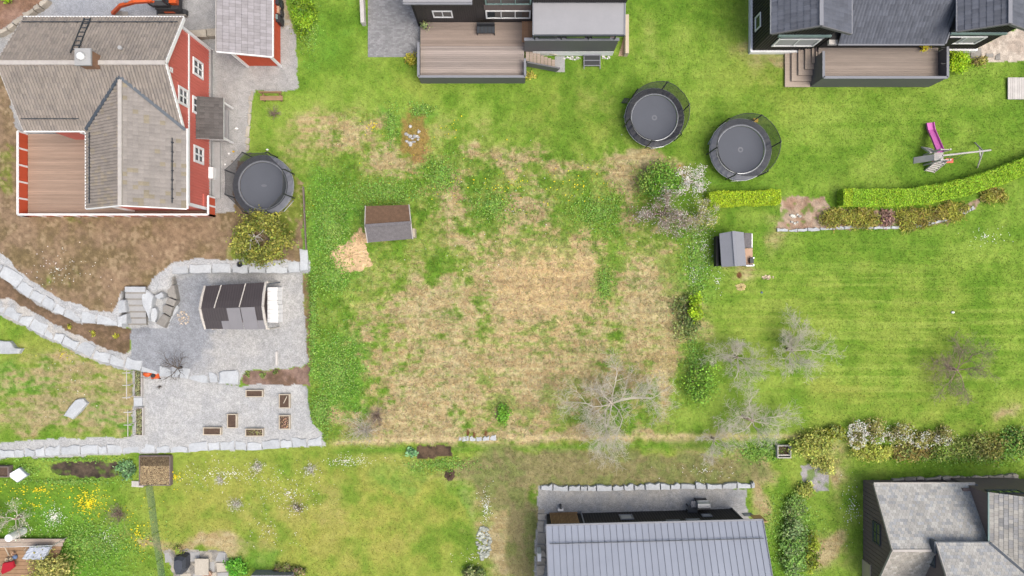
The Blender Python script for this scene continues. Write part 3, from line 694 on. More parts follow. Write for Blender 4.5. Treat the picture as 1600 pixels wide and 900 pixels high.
# ================================================================ red house
def red_house():
    root = thing('red_house', 'red timber house with grey tiled roofs, white trim and a railed deck', 'house', (-26, 11, 0))
    x0, x1, yN, yS, yr, ze, zr = -31.25, -21.0, 17.28, 10.1, 13.65, 4.8, 7.1
    wx, ridge_w = (-27.2, -20.85), 6.6; wr = -24.03; wy = 5.07
    # walls
    m = MB(); prof = [(16.9, 0), (16.9, 4.86), (13.65, 6.9), (10.5, 4.86), (10.5, 0)]
    m.extr(prof, lambda p: (-30.9, p[0], p[1]), lambda p: (-21.4, p[0], p[1])); m.build('wall', M['red'], root)
    m = MB(); prof = [(-26.8, 0), (-26.8, 4.8), (wr, 6.38), (-21.38, 4.8), (-21.38, 0)]
    m.extr(prof, lambda p: (p[0], 5.5, p[1]), lambda p: (p[0], 13.2, p[1])); m.build('wall', M['red'], root)
    battens(root, 'wall_boards', (-21.38, 13.2, 0), (-21.38, 16.9, 0), .35, lambda s: 4.8+min(2.05, (3.7-s)*.63), M['red'], .19, .06, .03, (1, 0, 0), skip=[(1.05, 2.35, 1.3, 3.0)])
    battens(root, 'wall_boards', (-21.36, 5.5, 0), (-21.36, 13.2, 0), .35, lambda s: 4.75, M['red'], .19, .06, .03, (1, 0, 0), skip=[(2.8, 4.2, 1.2, 2.9), (6.0, 7.4, 1.3, 4.9)])
    MB().box(-21.45, -21.25, 5.6, 16.85, -.05, .34).build('foundation', M['concrete'], root)
    t = MB(); t.box(-21.36, -21.3, 5.5, 16.9, 3.35, 3.5); t.build('belt_board', M['white'], root)
    for y in (16.86, 5.55): MB().box(-21.5, -21.28, y-.09, y+.09, 0, 4.9).build('corner_board', M['white'], root)
    for x in (-26.78,): MB().box(x-.09, x+.09, 5.4, 5.6, .2, 4.8).build('corner_board', M['white'], root)
    # roofs
    tc = tilecol((156, 147, 139), .04, (146, 138, 132), .3); tcw = tilecol((160, 151, 143), .04, (168, 157, 141), .2)
    mossy = tilecol((156, 150, 145), .04, (152, 143, 124), .12)
    slopes = [([(x1, yN, ze), (x0, yN, ze), (x0, yr, zr), (x1, yr, zr)], tc, 1), ([(x0, yS, ze), (x1, yS, ze), (x1, yr, zr), (x0, yr, zr)], tc, 2),
              ([(wx[0], 10.1, ze), (wx[0], wy, ze), (wr, wy, ridge_w), (wr, 12.88, ridge_w)], tcw, 3), ([(wx[1], wy, ze), (wx[1], 10.1, ze), (wr, 12.88, ridge_w), (wr, wy, ridge_w)], mossy, 4)]
    for pts, cf, rs in slopes:
        MB().slab([(p[0], p[1], p[2]) for p in pts], .12).build('roof', M['under'], root)
        tiles(pts, .2 if rs < 4 else .26, .34 if rs < 4 else .3, cf, rs=rs, hump=.07 if rs < 4 else .02, t=.05).build('roof_tiles', M['roof_v'], root, kind='stuff')
    MB().beam((x0, yr, zr+.05), (x1, yr, zr+.05), .26, .1).build('ridge_cap', M['trimgrey'], root)
    MB().beam((wr, wy, ridge_w+.05), (wr, 12.8, ridge_w+.05), .24, .1).build('ridge_cap', M['trimgrey'], root)
    for a, b in (((wr, 12.95, 6.74), (wx[1], 10.1, 4.94)), ((wr, 12.95, 6.74), (wx[0], 10.1, 4.94))): MB().beam(a, b, .2, .08).build('valley_flashing', M['lead'], root)
    for a, b in (((x1, yN, ze), (x1, yr, zr)), ((x1, yS, ze), (x1, yr, zr)), ((x0, yN, ze), (x0, yr, zr)), ((x0, yS, ze), (x0, yr, zr))):
        MB().beam(Vector(a)+Vector((0, 0, -.06)), Vector(b)+Vector((0, 0, -.06)), .06, .24).build('bargeboard', M['white' if a[0] > -25 else 'trimgrey'], root)
    for a, b in (((wx[0], wy, ze), (wr, wy, ridge_w)), ((wx[1], wy, ze), (wr, wy, ridge_w))): MB().beam(Vector(a)-Vector((0, .02, .05)), Vector(b)-Vector((0, .02, .05)), .06, .22).build('bargeboard', M['white'], root)
    for a, b in (((x0, yN+.06, ze-.02), (x1, yN+.06, ze-.02)), ((x0, yS-.06, ze-.02), (wx[0], yS-.06, ze-.02)), ((wx[0]-.06, 10.1, ze-.02), (wx[0]-.06, wy, ze-.02)), ((wx[1]+.06, 10.2, ze-.02), (wx[1]+.06, wy, ze-.02))):
        MB().beam(a, b, .13, .1).build('gutter', M['white'], root)
    # snow guards
    def guard(a, b, n):
        m = MB(); a = Vector(a); b = Vector(b); m.beam(a, b, .05, .05)
        for i in range(n): p = a.lerp(b, (i+.5)/n); m.beam(p-Vector((0, 0, .2)), p+Vector((0, 0, .04)), .06, .1)
        m.build('snow_guard', M['metal_dark'], root)
    guard((x0+.2, yN-.4, ze+.42), (x1-.2, yN-.4, ze+.42), 13); guard((x0+.2, yS+.6, ze+.55), (wx[0]-.2, yS+.6, ze+.55), 6)
    guard((wx[0]+.35, 9.9, ze+.34), (wx[0]+.35, wy+.3, ze+.34), 7); guard((wx[1]-.65, 9.5, ze+.52), (wx[1]-.65, wy+.3, ze+.52), 7)
    # ladder, chimney, vents
    m = MB(); a = Vector((-27.05, 17.2, 5.0)); b = Vector((-26.75, 14.35, 6.85))
    for o in (-.2, .2): m.beam(a+Vector((o, 0, 0)), b+Vector((o, 0, 0)), .05, .05)
    for i in range(8): p = a.lerp(b, (i+.3)/8); m.beam(p-Vector((.22, 0, 0)), p+Vector((.22, 0, 0)), .05, .04)
    m.build('roof_ladder', M['metal_dark'], root)
    c = P(129, 83, 8.0)
    ch = MB().box(c.x-.42, c.x+.42, 13.3, 14.15, 6.5, 7.85).build('chimney', M['brick'], root)
    MB().box(c.x-.48, c.x+.48, 13.22, 14.23, 7.85, 8.0).build('chimney_cap', M['concrete'], ch)
    MB().lathe([(.2, 0), (.22, .05), (.22, .22), (.12, .3)], (c.x-.04, 13.72, 8.0), 14).build('chimney_cowl', M['white'], ch, True)
    v = P(190, 76, 6.6); MB().lathe([(.09, -.4), (.09, .2), (.13, .2), (.13, .28)], (v.x, v.y, 6.55), 10).build('vent_pipe', M['concrete'], root)
    # windows in the east wall
    for y, z, wd, ht in ((14.9, 2.15, 1.15, 1.5), (12.4, 4.25, 1.15, 1.3), (12.3, 2.2, 1.15, 1.5), (9.05, 2.05, 1.15, 1.45)):
        window(root, (-21.34, y, z), (0, 1, 0), (0, 0, 1), wd, ht, M['white'], 2, 2, .15, .07)
    window(root, (-21.37, 13.65, 5.75), (0, 1, 0), (0, 0, 1), .3, .3, M['white'], 1, 1, .08, .07)
    window(root, (-28.3, 10.48, 1.6), (1, 0, 0), (0, 0, 1), 1.6, 1.9, M['white'], 2, 1, .12, .06)
    # entrance canopy
    can = [(-19.65, 12.95, 2.0), (-19.65, 10.1, 2.0), (-21.36, 10.1, 2.4), (-21.36, 12.95, 2.4)]
    cp = MB().slab([can[1], can[0], can[3], can[2]], .12).build('porch_canopy', M['white'], root)
    tiles([can[1], can[0], can[3], can[2]], .2, .3, tilecol((104, 100, 98), .08), rs=9).build('roof_tiles', M['roof_v'], cp, kind='stuff')
    for y in (10.3, 12.75): MB().box(-19.9, -19.78, y-.06, y+.06, 0, 1.95).build('post', M['white'], cp)
    MB().box(-21.3, -20.1, 10.4, 12.6, 0, .18).build('doorstep', M['concrete'], root)
    MB().box(-21.3, -20.7, 6.4, 10.35, -.02, .1).build('walkway', M['concrete'], root)
    MB().box(-21.33, -21.0, 7.7, 8.5, .1, .55).build('heat_pump', M['white'], root)
    # deck
    dk = boards('deck_floor', root, -34.25, -26.83, 5.2, 10.9, .2, .13, (174, 150, 132), .06, 'x')
    boards('deck_floor', root, -26.8, -21.2, 4.95, 5.48, .2, .13, (150, 124, 108), .09, 'x')  # boards coloured darker to draw the shadow gap beside the wing
    def rail(pts, n):
        rl = MB()
        for a, b in zip(pts[:-1], pts[1:]): rl.beam((*a, .55), (*b, .55), .05, 1.0)
        r = rl.build('railing', M['orange_red'], root)
        for a, b in zip(pts[:-1], pts[1:]): MB().beam((*a, 1.1), (*b, 1.1), .13, .06).build('cap_rail', M['white'], r)
        for a, b in zip(pts[:-1], pts[1:]):
            k = max(2, int(math.dist(a, b)/1.12))
            for i in range(k+1):
                x = a[0]+(b[0]-a[0])*i/k; y = a[1]+(b[1]-a[1])*i/k; MB().box(x-.05, x+.05, y-.07, y+.05, 0, 1.07).build('post', M['white'], r)
    rail([(-34.32, 10.9), (-34.32, 5.1), (-21.1, 5.1), (-21.1, 6.4)], 5)
    m = MB()
    for i in range(18): m.beam((-34.28, 5.3+i*.3, .2), (-34.28, 5.3+i*.3, .95), .05, .02)
    MB().box(-21.75, -21.3, 5.5, 6.5, .2, 1.3).build('porch_bench', M['red'], root)
red_house()

# ================================================================ red garage
def garage():
    root = thing('red_garage', 'red garage with grey square tiled lean-to roof', 'garage', (-17.7, 19, 0))
    zl, zr_, xl, xr = 3.2, 2.15, -19.62, -16.28; y0, y1 = 15.7, 24
    f = lambda x: zl+(x-xl)/(xr-xl)*(zr_-zl)
    m = MB(); prof = [(-18.8, 0), (-18.8, f(-18.8)-.14), (-16.45, f(-16.45)-.14), (-16.45, 0)]
    m.extr(prof, lambda p: (p[0], 15.78, p[1]), lambda p: (p[0], 23.9, p[1])); m.build('wall', M['orange_red'], root)
    battens(root, 'wall_boards', (-18.8, 15.78, 0), (-16.45, 15.78, 0), .05, lambda s: f(-18.8+s)-.15, M['orange_red'], .16, .05, .025, (0, -1, 0))
    battens(root, 'wall_boards', (-16.45, 15.78, 0), (-16.45, 23.9, 0), .05, lambda s: f(-16.45)-.15, M['orange_red'], .2, .05, .025, (1, 0, 0))
    for x, y in ((-18.76, 15.74), (-16.43, 15.75)): MB().box(x-.08, x+.08, y-.08, y+.06, 0, f(x)-.14).build('corner_board', M['white'], root)
    pts = [(xr, y0, zr_), (xr, y1, zr_), (xl, y1, zl), (xl, y0, zl)]
    MB().slab(pts, .1).build('roof', M['plastic_black'], root)
    rr = random.Random(4); th = (Vector(pts[3])-Vector(pts[0])).length/9; d = (Vector(pts[3])-Vector(pts[0])).normalized(); n = Vector((-(d.z), 0, d.x)); n = n if n.z > 0 else -n
    base = []
    for v in range(6):
        k = rr.uniform(-20, 18); mm = mat('garage_tile', C(178+k, 174+k, 178+k*1.1), .85, .12, 3, fine=.1); m = MB(); L = .206
        a = Vector((0, .004, 0)); m.hexa([Vector((0, 0, 0))-n*.0, Vector((0, L, 0)), d*th*.965+Vector((0, L, 0)), d*th*.965, n*.035, Vector((0, L, 0))+n*(.035+.02), d*th*.965+Vector((0, L, 0))+n*.04, d*th*.965+n*.02])
        me = m.build('roof_tile', mm, root); base.append(me)
    yy = y0; rows = int((y1-y0)/.22)
    first = True
    for r in range(rows):
        for c in range(9):
            if r*9+c > 290: break
            o = base[r*9+c] if r*9+c < 6 else base[rr.randrange(6)].copy()
            if r*9+c >= 6: col.objects.link(o); o.parent = root
            p = Vector((xr, y0+r*.22, zr_))+d*(th*c)+n*.012
            o.location = p-Vector(ORG[root.name])+Vector(ORG[root.name])*0
            o.location = p-root.location
    for o in base:                     # tile meshes were centred on the garage: undo
        for v in o.data.vertices: v.co = v.co+Vector(ORG[root.name])
    MB().beam((xr+.03, y0, zr_-.05), (xr+.03, y1, zr_-.05), .1, .14).build('gutter', M['white'], root)
    MB().beam((xr, y0-.03, zr_-.03), (xl, y0-.03, zl-.03), .07, .16).build('bargeboard', M['white'], root)
    MB().beam((xl-.02, y0, zl-.03), (xl-.02, y1, zl-.03), .05, .16).build('fascia', M['trimgrey'], root)
garage()

# ================================================================ black house with the wide deck (top centre)
def black_house():
    root = thing('black_house', 'black timber house with a wide weathered deck and a flat grey veranda roof', 'house', (-1, 20, 0))
    yw = 18.6; xa = P(654, 36, .8).x; xb = P(833, 36, .8).x
    MB().box(xa, xb, yw, 30, 0, 5.6).build('wall', M['black'], root)
    battens(root, 'wall_boards', (xa, yw, 0), (xb, yw, 0), .8, lambda s: 5.5, M['black'], .15, .05, .03, (0, -1, 0), skip=[(.8, 2.5, 1.4, 3.0), (4.2, 8.0, 1.3, 3.2)])
    MB().box(xa-.4, xa+4.0, yw-.45, 30, 5.0, 5.2).build('roof', M['lightgrey'], root)
    MB().beam((xa-.4, yw-.5, 5.05), (xa+4.0, yw-.5, 5.05), .14, .12).build('gutter', M['capgrey'], root)
    MB().beam((xa-.02, yw-.03, .2), (xa-.02, yw-.03, 5.0), .12, .12).build('corner_board', M['blackwall'], root)
    x = lambda px, z: P(px, 20, z).x
    window(root, ((x(676, 2.3)+x(707, 2.3))/2, yw-.03, 2.25), (1, 0, 0), (0, 0, 1), 1.35, 1.1, M['white'], 2, 1, .09, .06)
    window(root, ((x(758, 2.2)+x(830, 2.2))/2, yw-.03, 2.2), (1, 0, 0), (0, 0, 1), 3.05, 1.3, M['white'], 3, 1, .1, .06)
    window(root, ((x(758, 4.2)+x(830, 4.2))/2, yw-.03, 4.3), (1, 0, 0), (0, 0, 1), 3.0, .9, M['teal'], 3, 1, .1, .06)
    MB().box(x(756, 3.4), x(831, 3.4), yw-.06, yw, 2.95, 3.7).build('panel', M['brown'], root)
    # deck
    dx0, dx1 = P(657, 100, .8).x, P(819, 100, .8).x; yf = P(700, 122, 1.0).y; ym = P(700, 72, .8).y
    boards('deck_floor', root, dx0, dx1+.5, ym, yw-.04, .82, .14, (160, 144, 133), .06, 'x')
    boards('deck_floor', root, dx0, dx1, yf, ym-.01, .8, .14, (170, 158, 151), .1, 'x')
    MB().box(dx0+.05, dx1-.05, yf+.05, yw, 0, .76).build('deck_base', M['black'], root)
    def rail(a, b, zt, zb):
        r = MB().beam((*a, (zt+zb)/2-.03), (*b, (zt+zb)/2-.03), .06, zt-zb-.06).build('railing', M['grey_panel'], root)
        MB().beam((*a, zt), (*b, zt), .16, .05).build('cap_rail', M['capgrey'], r)
    rail((dx0-.05, ym), (dx0-.05, yf-.05), 1.5, 0); rail((dx0-.05, yf-.05), (dx1+.05, yf-.05), 1.5, 0); rail((dx1+.05, yf-.05), (dx1+.05, P(0, 92, 1.4).y), 1.5, 0)
    # stairs down from the deck
    for i in range(8):
        xx = dx1+.12+i*.262; zz = .8-(i+1)*.09
        yn, ys = P(0, 78+i*1.6, .6).y, P(0, 96+i*1.6, .6).y
        MB().box(xx, xx+.235, ys, yn, zz-.05, zz).build('step', M['deck_grey'], root)
    MB().beam((dx1+.1, P(0, 99, 1.2).y, 1.15), (dx1+2.4, P(0, 109, .5).y, .5), .1, .8).build('stair_rail', M['grey_panel'], root)
    MB().beam((dx1+.1, P(0, 77, .8).y, .9), (dx1+2.3, P(0, 86, .2).y, .2), .06, .14).build('stair_string', M['wood'], root)
    MB().box(dx1+2.2, dx1+2.9, P(0, 113, 0).y, P(0, 88, 0).y, -.02, .05).build('landing', M['concrete'], root)
    # veranda
    va, vb = P(834, 60, 3).x, P(967, 60, 3).x; yv = 16.5
    MB().box(va, vb, yv, 18.55, 0, .8).build('foundation', M['white'], root)
    pw = MB().box(va-.6, vb, yv+.02, yv+.12, .8, 2.95).build('wall', M['grey_panel'], root)
    MB().box(va-.65, vb+.03, yv-.02, yv+.18, 2.95, 3.02).build('wall_cap', M['capgrey'], pw)
    MB().box(va, vb-.1, yv+.3, 18.55, 2.0, 2.1).build('veranda_floor', M['brown'], root)
    MB().box(va, vb-.02, yv+1.2, yv+1.3, 2.1, 4.1).build('veranda_wall', M['blackwall'], root)
    for px in (836, 878, 921, 962): q = x(px, 3.6); MB().box(q-.04, q+.04, yv+.04, yv+.12, 3.02, 4.1).build('post', M['metal_dark'], root)
    for px in (857, 900, 940): q = x(px, 3.6); MB().box(q-.6, q+.6, yv+.06, yv+.085, 3.05, 3.9).build('window_pane', M['glass'], root)
    ra, rb = P(833, 40, 4.2).x, P(976, 40, 4.2).x; yt = P(0, -20, 4.2).y
    rf = MB().hexa([(ra, yv-.05, 4.05), (rb, yv-.05, 4.05), (rb, yt, 4.3), (ra, yt, 4.3), (ra, yv-.05, 4.2), (rb, yv-.05, 4.2), (rb, yt, 4.45), (ra, yt, 4.45)]).build('veranda_roof', M['lightgrey'], root)
    MB().beam((ra, yv-.1, 4.16), (rb, yv-.1, 4.16), .1, .12).build('gutter', M['metal_dark'], rf)
    for xx in (ra, rb): MB().beam((xx, yv-.1, 4.2), (xx, yt, 4.45), .08, .12).build('roof_edge', M['capgrey'], rf)
    MB().box(ra, rb, P(0, 2, 4.6).y, P(0, -14, 4.6).y, 4.45, 4.9).build('upper_wall', M['black'], root)
    mm = MB()
    for i in range(40): mm.box(ra+.1+i*.15, ra+.15+i*.15, P(0, 2.2, 4.6).y-.03, P(0, 2.2, 4.6).y+.02, 4.45, 4.9)
    mm.build('wall_boards', M['blackwall'], root, kind='stuff')
    # cellar hatch in front
    hx0, hx1 = P(912, 90, 0).x, P(937, 90, 0).x; hy0, hy1 = P(0, 104, 0).y, P(0, 88, 0).y
    MB().box(hx0, hx1, hy0, hy1, 0, .2).build('light_well', M['plastic_black'], root)
    for a in (hy0, (hy0+hy1)/2, hy1): MB().box(hx0-.03, hx1+.03, a-.03, a+.03, .2, .24).build('hatch_bar', M['capgrey'], root)
    for a in (hx0, hx1): MB().box(a-.03, a+.03, hy0-.25, hy1, .2, .245).build('hatch_bar', M['capgrey'], root)
black_house()
o = boards('deck', None, P(815.5, 50, .95).x, P(831.5, 50, .95).x, P(0, 66, .95).y, P(0, 33, .95).y, .95, .13, (168, 132, 104), .1, 'y', kind=None)
setp(o, 'narrow brown boarded step between the wide deck and the veranda', 'deck')
# side wall and path
MB().prism([tuple(P(966, 88))[:2], tuple(P(975, 88))[:2], tuple(P(976, 54))[:2]], -.02, .03).build('paved_path', M['terracotta'], kind='structure', label='narrow beige path beside the veranda')
MB().beam(P(978.5, 86, .35), P(978.5, 26, .35), .24, .8).build('garden_wall', M['cream'], label='low cream garden wall beside the veranda', cat='wall')
m = MB().beam(P(568, 38, .3), P(566, -10, .3), .26, .7); m.build('garden_wall', M['woodgrey'], label='low pale wall along the block paving', cat='wall')
MB().box(P(1478, 0).x, P(1482, 0).x, 0, .001, -3, -2.999) if False else None

# ================================================================ slate grey houses with black walls (top right)
def gable_roof(root, xe0, xe1, ys, yn, ze, zr, tcol, rs):
    xm = (xe0+xe1)/2
    for pts, k in (([(xe0, yn, ze), (xe0, ys, ze), (xm, ys, zr), (xm, yn, zr)], 0), ([(xe1, ys, ze), (xe1, yn, ze), (xm, yn, zr), (xm, ys, zr)], 1)):
        MB().slab(pts, .12).build('roof', M['under'], root)
        tiles(pts, .3, .38, tcol, rs=rs+k, hump=.02, t=.03).build('roof_tiles', M['roof_v'], root, kind='stuff')
    MB().beam((xm, ys, zr+.05), (xm, yn, zr+.05), .24, .09).build('ridge_cap', M['capgrey'], root)
    for a in (xe0, xe1): MB().beam((a, ys-.02, ze-.04), (xm, ys-.02, zr-.04), .07, .2).build('bargeboard', M['grey_panel'], root)
    for a in (xe0, xe1): MB().beam((a+(-.05 if a == xe0 else .05), ys, ze-.03), (a+(-.05 if a == xe0 else .05), yn, ze-.03), .1, .1).build('gutter', M['capgrey'], root)
def dark_house():
    root = thing('dark_house', 'long black walled house with dark grey tiled gables and a sunken deck', 'house', (24, 19, 0))
    tc = tilecol((100, 104, 115), .06, (94, 98, 109), .3)
    gable_roof(root, 16.55, 21.6, 16.2, 26, 5.0, 6.35, tc, 21)
    m = MB(); m.extr([(16.95, .4), (16.95, 4.85), (19.08, 6.1), (21.2, 4.85), (21.2, .4)], lambda p: (p[0], 16.75, p[1]), lambda p: (p[0], 26, p[1])); m.build('wall', M['blackwall'], root)
    MB().box(16.8, 21.0, 16.6, 26, 0, .42).build('foundation', M['white'], root)
    battens(root, 'wall_boards', (16.95, 16.75, 0), (16.95, 26, 0), .5, lambda s: 4.75, M['black'], .22, .07, .04, (-1, 0, 0), skip=[(.9, 2.0, 1.0, 2.2)])
    battens(root, 'wall_boards', (16.95, 16.75, 0), (21.2, 16.75, 0), .5, lambda s: 4.75, M['black'], .2, .07, .04, (0, -1, 0), skip=[(.9, 3.9, 1.4, 2.9)])
    window(root, (16.9, 18.25, 1.65), (0, -1, 0), (0, 0, 1), 1.0, 1.05, M['white'], 1, 1, .1, .06)
    window(root, (19.3, 16.7, 2.15), (1, 0, 0), (0, 0, 1), 2.9, 1.4, M['white'], 2, 1, .12, .08, M['skypane'])
    MB().box(17.6, 21.1, 16.6, 16.72, 3.25, 3.45).build('belt_board', M['teal'], root)
    MB().box(17.9, 20.8, 16.62, 16.71, 2.95, 3.08).build('window_hood', M['capgrey'], root)
    # low roof between the gables
    e0, e1 = P(1310, 68, 3).x, P(1476, 68, 3).x; ye = P(0, 68, 3).y; yt = P(0, 0, 5.0).y+.5
    pts = [(e0, ye, 3.0), (e1, ye, 3.0), (e1, yt+1.2, 5.9), (e0, yt+1.2, 5.9)]
    MB().slab(pts, .12).build('roof', M['under'], root)
    tiles(pts, .22, .36, tc, rs=31, hump=.03).build('roof_tiles', M['roof_v'], root, kind='stuff')
    MB().beam((e0, ye-.06, 2.97), (e1, ye-.06, 2.97), .12, .1).build('gutter', M['capgrey'], root)
    MB().beam((e1+.02, ye, 3.02), (e1+.02, yt+1.2, 5.92), .1, .14).build('roof_edge', M['capgrey'], root)
    MB().box(21.2, 30, ye+.35, 26, .4, 2.9).build('wall', M['blackwall'], root)
    MB().box(P(1296, 60, 2.8).x, P(1310, 60, 2.8).x, ye+.05, ye+.9, 2.5, 2.75).build('canopy', M['woodgrey'], root)
    # right gable
    gable_roof(root, 28.4, 33.1, 16.35, 26, 5.0, 6.3, tc, 41)
    m = MB(); m.extr([(28.8, .4), (28.8, 4.85), (30.75, 6.1), (32.7, 4.85), (32.7, .4)], lambda p: (p[0], 16.85, p[1]), lambda p: (p[0], 26, p[1])); m.build('wall', M['blackwall'], root)
    MB().box(28.6, 32.8, 16.72, 26, 0, .42).build('foundation', M['white'], root)
    battens(root, 'wall_boards', (28.8, 16.85, 0), (32.7, 16.85, 0), .5, lambda s: 4.75, M['black'], .2, .07, .04, (0, -1, 0), skip=[(.5, 3.0, 1.4, 3.0)])
    window(root, (30.5, 16.8, 2.3), (1, 0, 0), (0, 0, 1), 2.5, 1.3, M['white'], 2, 1, .12, .08, M['skypane'])
    MB().box(28.9, 32.6, 16.7, 16.82, 3.4, 3.6).build('belt_board', M['teal'], root)
    # deck
    a, b = P(1279, 100, 1.2).x, P(1466, 100, 1.2).x; yf = P(0, 122, 1.8).y
    boards('deck_floor', root, a, b, yf, ye+.36, 1.2, .13, (164, 151, 141), .05, 'x')
    MB().box(a+.05, b-.05, yf+.05, ye+.3, 0, 1.14).build('deck_base', M['blackwall'], root)
    def rail(p, q):
        r = MB().beam((*p, 1.06), (*q, 1.06), .06, 2.1).build('railing', M['grey_panel'], root)
        MB().beam((*p, 2.14), (*q, 2.14), .17, .05).build('cap_rail', M['capgrey'], r)
    rail((a-.08, ye-.2), (a-.08, yf-.06)); rail((a-.08, yf-.06), (b+.06, yf-.06)); rail((b+.06, yf-.06), (b+.06, ye+.1))
    for y in (yf+.9, yf+2.0): MB().box(b-.35, b+.03, y-.03, y+.03, 2.0, 2.08).build('rail_brace', M['plastic_black'], root)
    # nested corner steps
    sx = P(1225, 100, 0).x; sy = P(0, 137, 0).y; ytop = P(0, 76, .5).y
    for i in range(6):
        q = MB(); st = .4; x_ = sx+i*st; y_ = sy+i*.36; zz = .18*(i+1)
        q.box(x_, x_+st+.05, y_, ytop, zz-.05, zz); q.box(x_+st+.05, a-.12, y_, y_+.38, zz-.05, zz)
        q.build('step', M['deck_grey'], root)
        MB().box(x_+.06, a-.12, y_+.06, ytop, .0, zz-.052).build('riser', M['brown'], root)
dark_house()
# paving blocks on the driveway: too small to pick apart
m = MB(); rr = random.Random(3)
xa, xb = P(575, 0).x, P(655, 0).x; ya, yb = P(0, 89).y, P(0, -30).y; r = 0; y = ya
while y < yb:
    x = xa+(-.11 if r % 2 else 0)
    while x < xb:
        k = rr.uniform(-14, 12); m.cur = C(160+k, 160+k, 162+k); m.box(max(x, xa)+.006, min(x+.214, xb)-.002, y+.006, y+.104, -.05, .022+rr.uniform(0, .006)); x += .22
    y += .11; r += 1
m.build('paving', M['paver'], SURFOBJ['paved_driveway12'], kind='stuff')

# ================================================================ house with the standing seam roof (bottom centre)
def metal_house():
    zg = ZL; root = thing('metal_roof_house', 'black walled house with a pale grey standing seam metal roof', 'house', P(1020, 860, zg))
    ze = zg+3.4; zr = ze+3.2
    eL = P(853, 822, ze); eR = P(1192, 813.5, ze); d = (eR-eL).normalized(); nrm = Vector((d.y, -d.x, 0))   # nrm points south
    L = (eR-eL).length; D = 6.8; up = Vector((nrm.x, nrm.y, 0))*D+Vector((0, 0, zr-ze)); u = up.normalized(); fl = up.length
    nn = d.cross(u); nn = nn if nn.z > 0 else -nn
    MB().slab([eL, eR, eR+up, eL+up], .14).build('roof', M['seam'], root)
    n = 34; pw = L/n
    for i in range(n):
        a = eL+d*(pw*i+.012); b = eL+d*(pw*(i+1)-.012); t = nn*.014
        MB().hexa([a, b, b+up, a+up, a+t, b+t, b+up+t, a+up+t]).build('roof_panel', M['metalroof'], root)
    for i in range(n+1):
        a = eL+d*min(max(pw*i, .015), L-.015)+nn*.028; MB().beam(a, a+up, .022, .045, nn).build('roof_seam', M['seam'], root)
    g = MB(); s0 = eL+u*1.15+nn*.14+d*.2; g.beam(s0, s0+d*(L-.4), .045, .045)
    for i in range(17): p = s0+d*((L-.4)*(i+.5)/17); g.beam(p-nn*.13, p+nn*.03, .05, .05)
    g.build('snow_guard', M['metal_dark'], root)
    MB().beam(eL-nrm*.06-Vector((0, 0, .03)), eR-nrm*.06-Vector((0, 0, .03)), .12, .1).build('gutter', M['capgrey'], root)
    for e in (eL, eR): MB().beam(e-Vector((0, 0, .02)), e+up-Vector((0, 0, .02)), .06, .18).build('roof_edge', M['capgrey'], root)
    wL = P(853, 803.5, zg); wR = P(1143, 795, zg); wd = (wR-wL).normalized(); wn = Vector((wd.y, -wd.x, 0)); WL = (wR-wL).length
    top = lambda p: p+Vector((0, 0, 3.35))
    q = [wL+wd*.05, wR, wR+wn*6, wL+wn*6]
    MB().hexa(q+[top(q[0]), top(q[1]), q[2]+Vector((0, 0, 5.4)), q[3]+Vector((0, 0, 5.4))]).build('wall', M['blackwall'], root)
    battens(root, 'wall_boards', wL+wd*2.5, wR, 0, lambda s: 3.3, M['black'], .2, .03, .02, -wn)
    def onwall(s, z, o=.03): return wL+wd*s-wn*o+Vector((0, 0, z))
    for s, z, a, b in ((5.7, 1.25, .95, 1.0), (8.8, 2.6, 1.0, .9), (10.2, 2.5, 1.0, .9), (11.4, 1.4, .7, .5), (14.3, 1.5, .65, .6)):
        window(root, onwall(s, z), -wd, (0, 0, 1), a, b, M['capgrey'], 1, 1, .08, .06, M['skypane'])
    c = onwall(14.75, 2.35, .05); MB().hexa([c+wd*x+Vector((0, 0, z))-wn*o for o in (0, .05) for x, z in ((-.35, -.6), (.35, -.6), (.35, .8), (-.35, .8))]).build('door', M['doorwood'], root)
    MB().beam(wR-wn*.03, top(wR)-wn*.03, .1, .1).build('corner_board', M['metal_dark'], root)
    # larch slatted screen at the left end
    for i in range(22):
        p = onwall(.3+i*.09, 0, .12); MB().beam(p+Vector((0, 0, .1)), p+Vector((0, 0, 3.2)), .055, .05, wn).build('slat', M['slat'], root)
    for z in (.15, 3.15): MB().beam(onwall(.25, z, .1), onwall(2.3, z, .1), .06, .12).build('slat_rail', M['slat'], root)
    MB().beam(onwall(2.55, .0, .14), onwall(2.55, 3.3, .14), .08, .08).build('downpipe', M['capgrey'], root)
    MB().box(eL.x-.5, eL.x-.25, P(0, 872, zg+1).y, P(0, 860, zg+1).y, zg+.4, zg+1.6).build('heat_pump', M['white'], root)
metal_house()

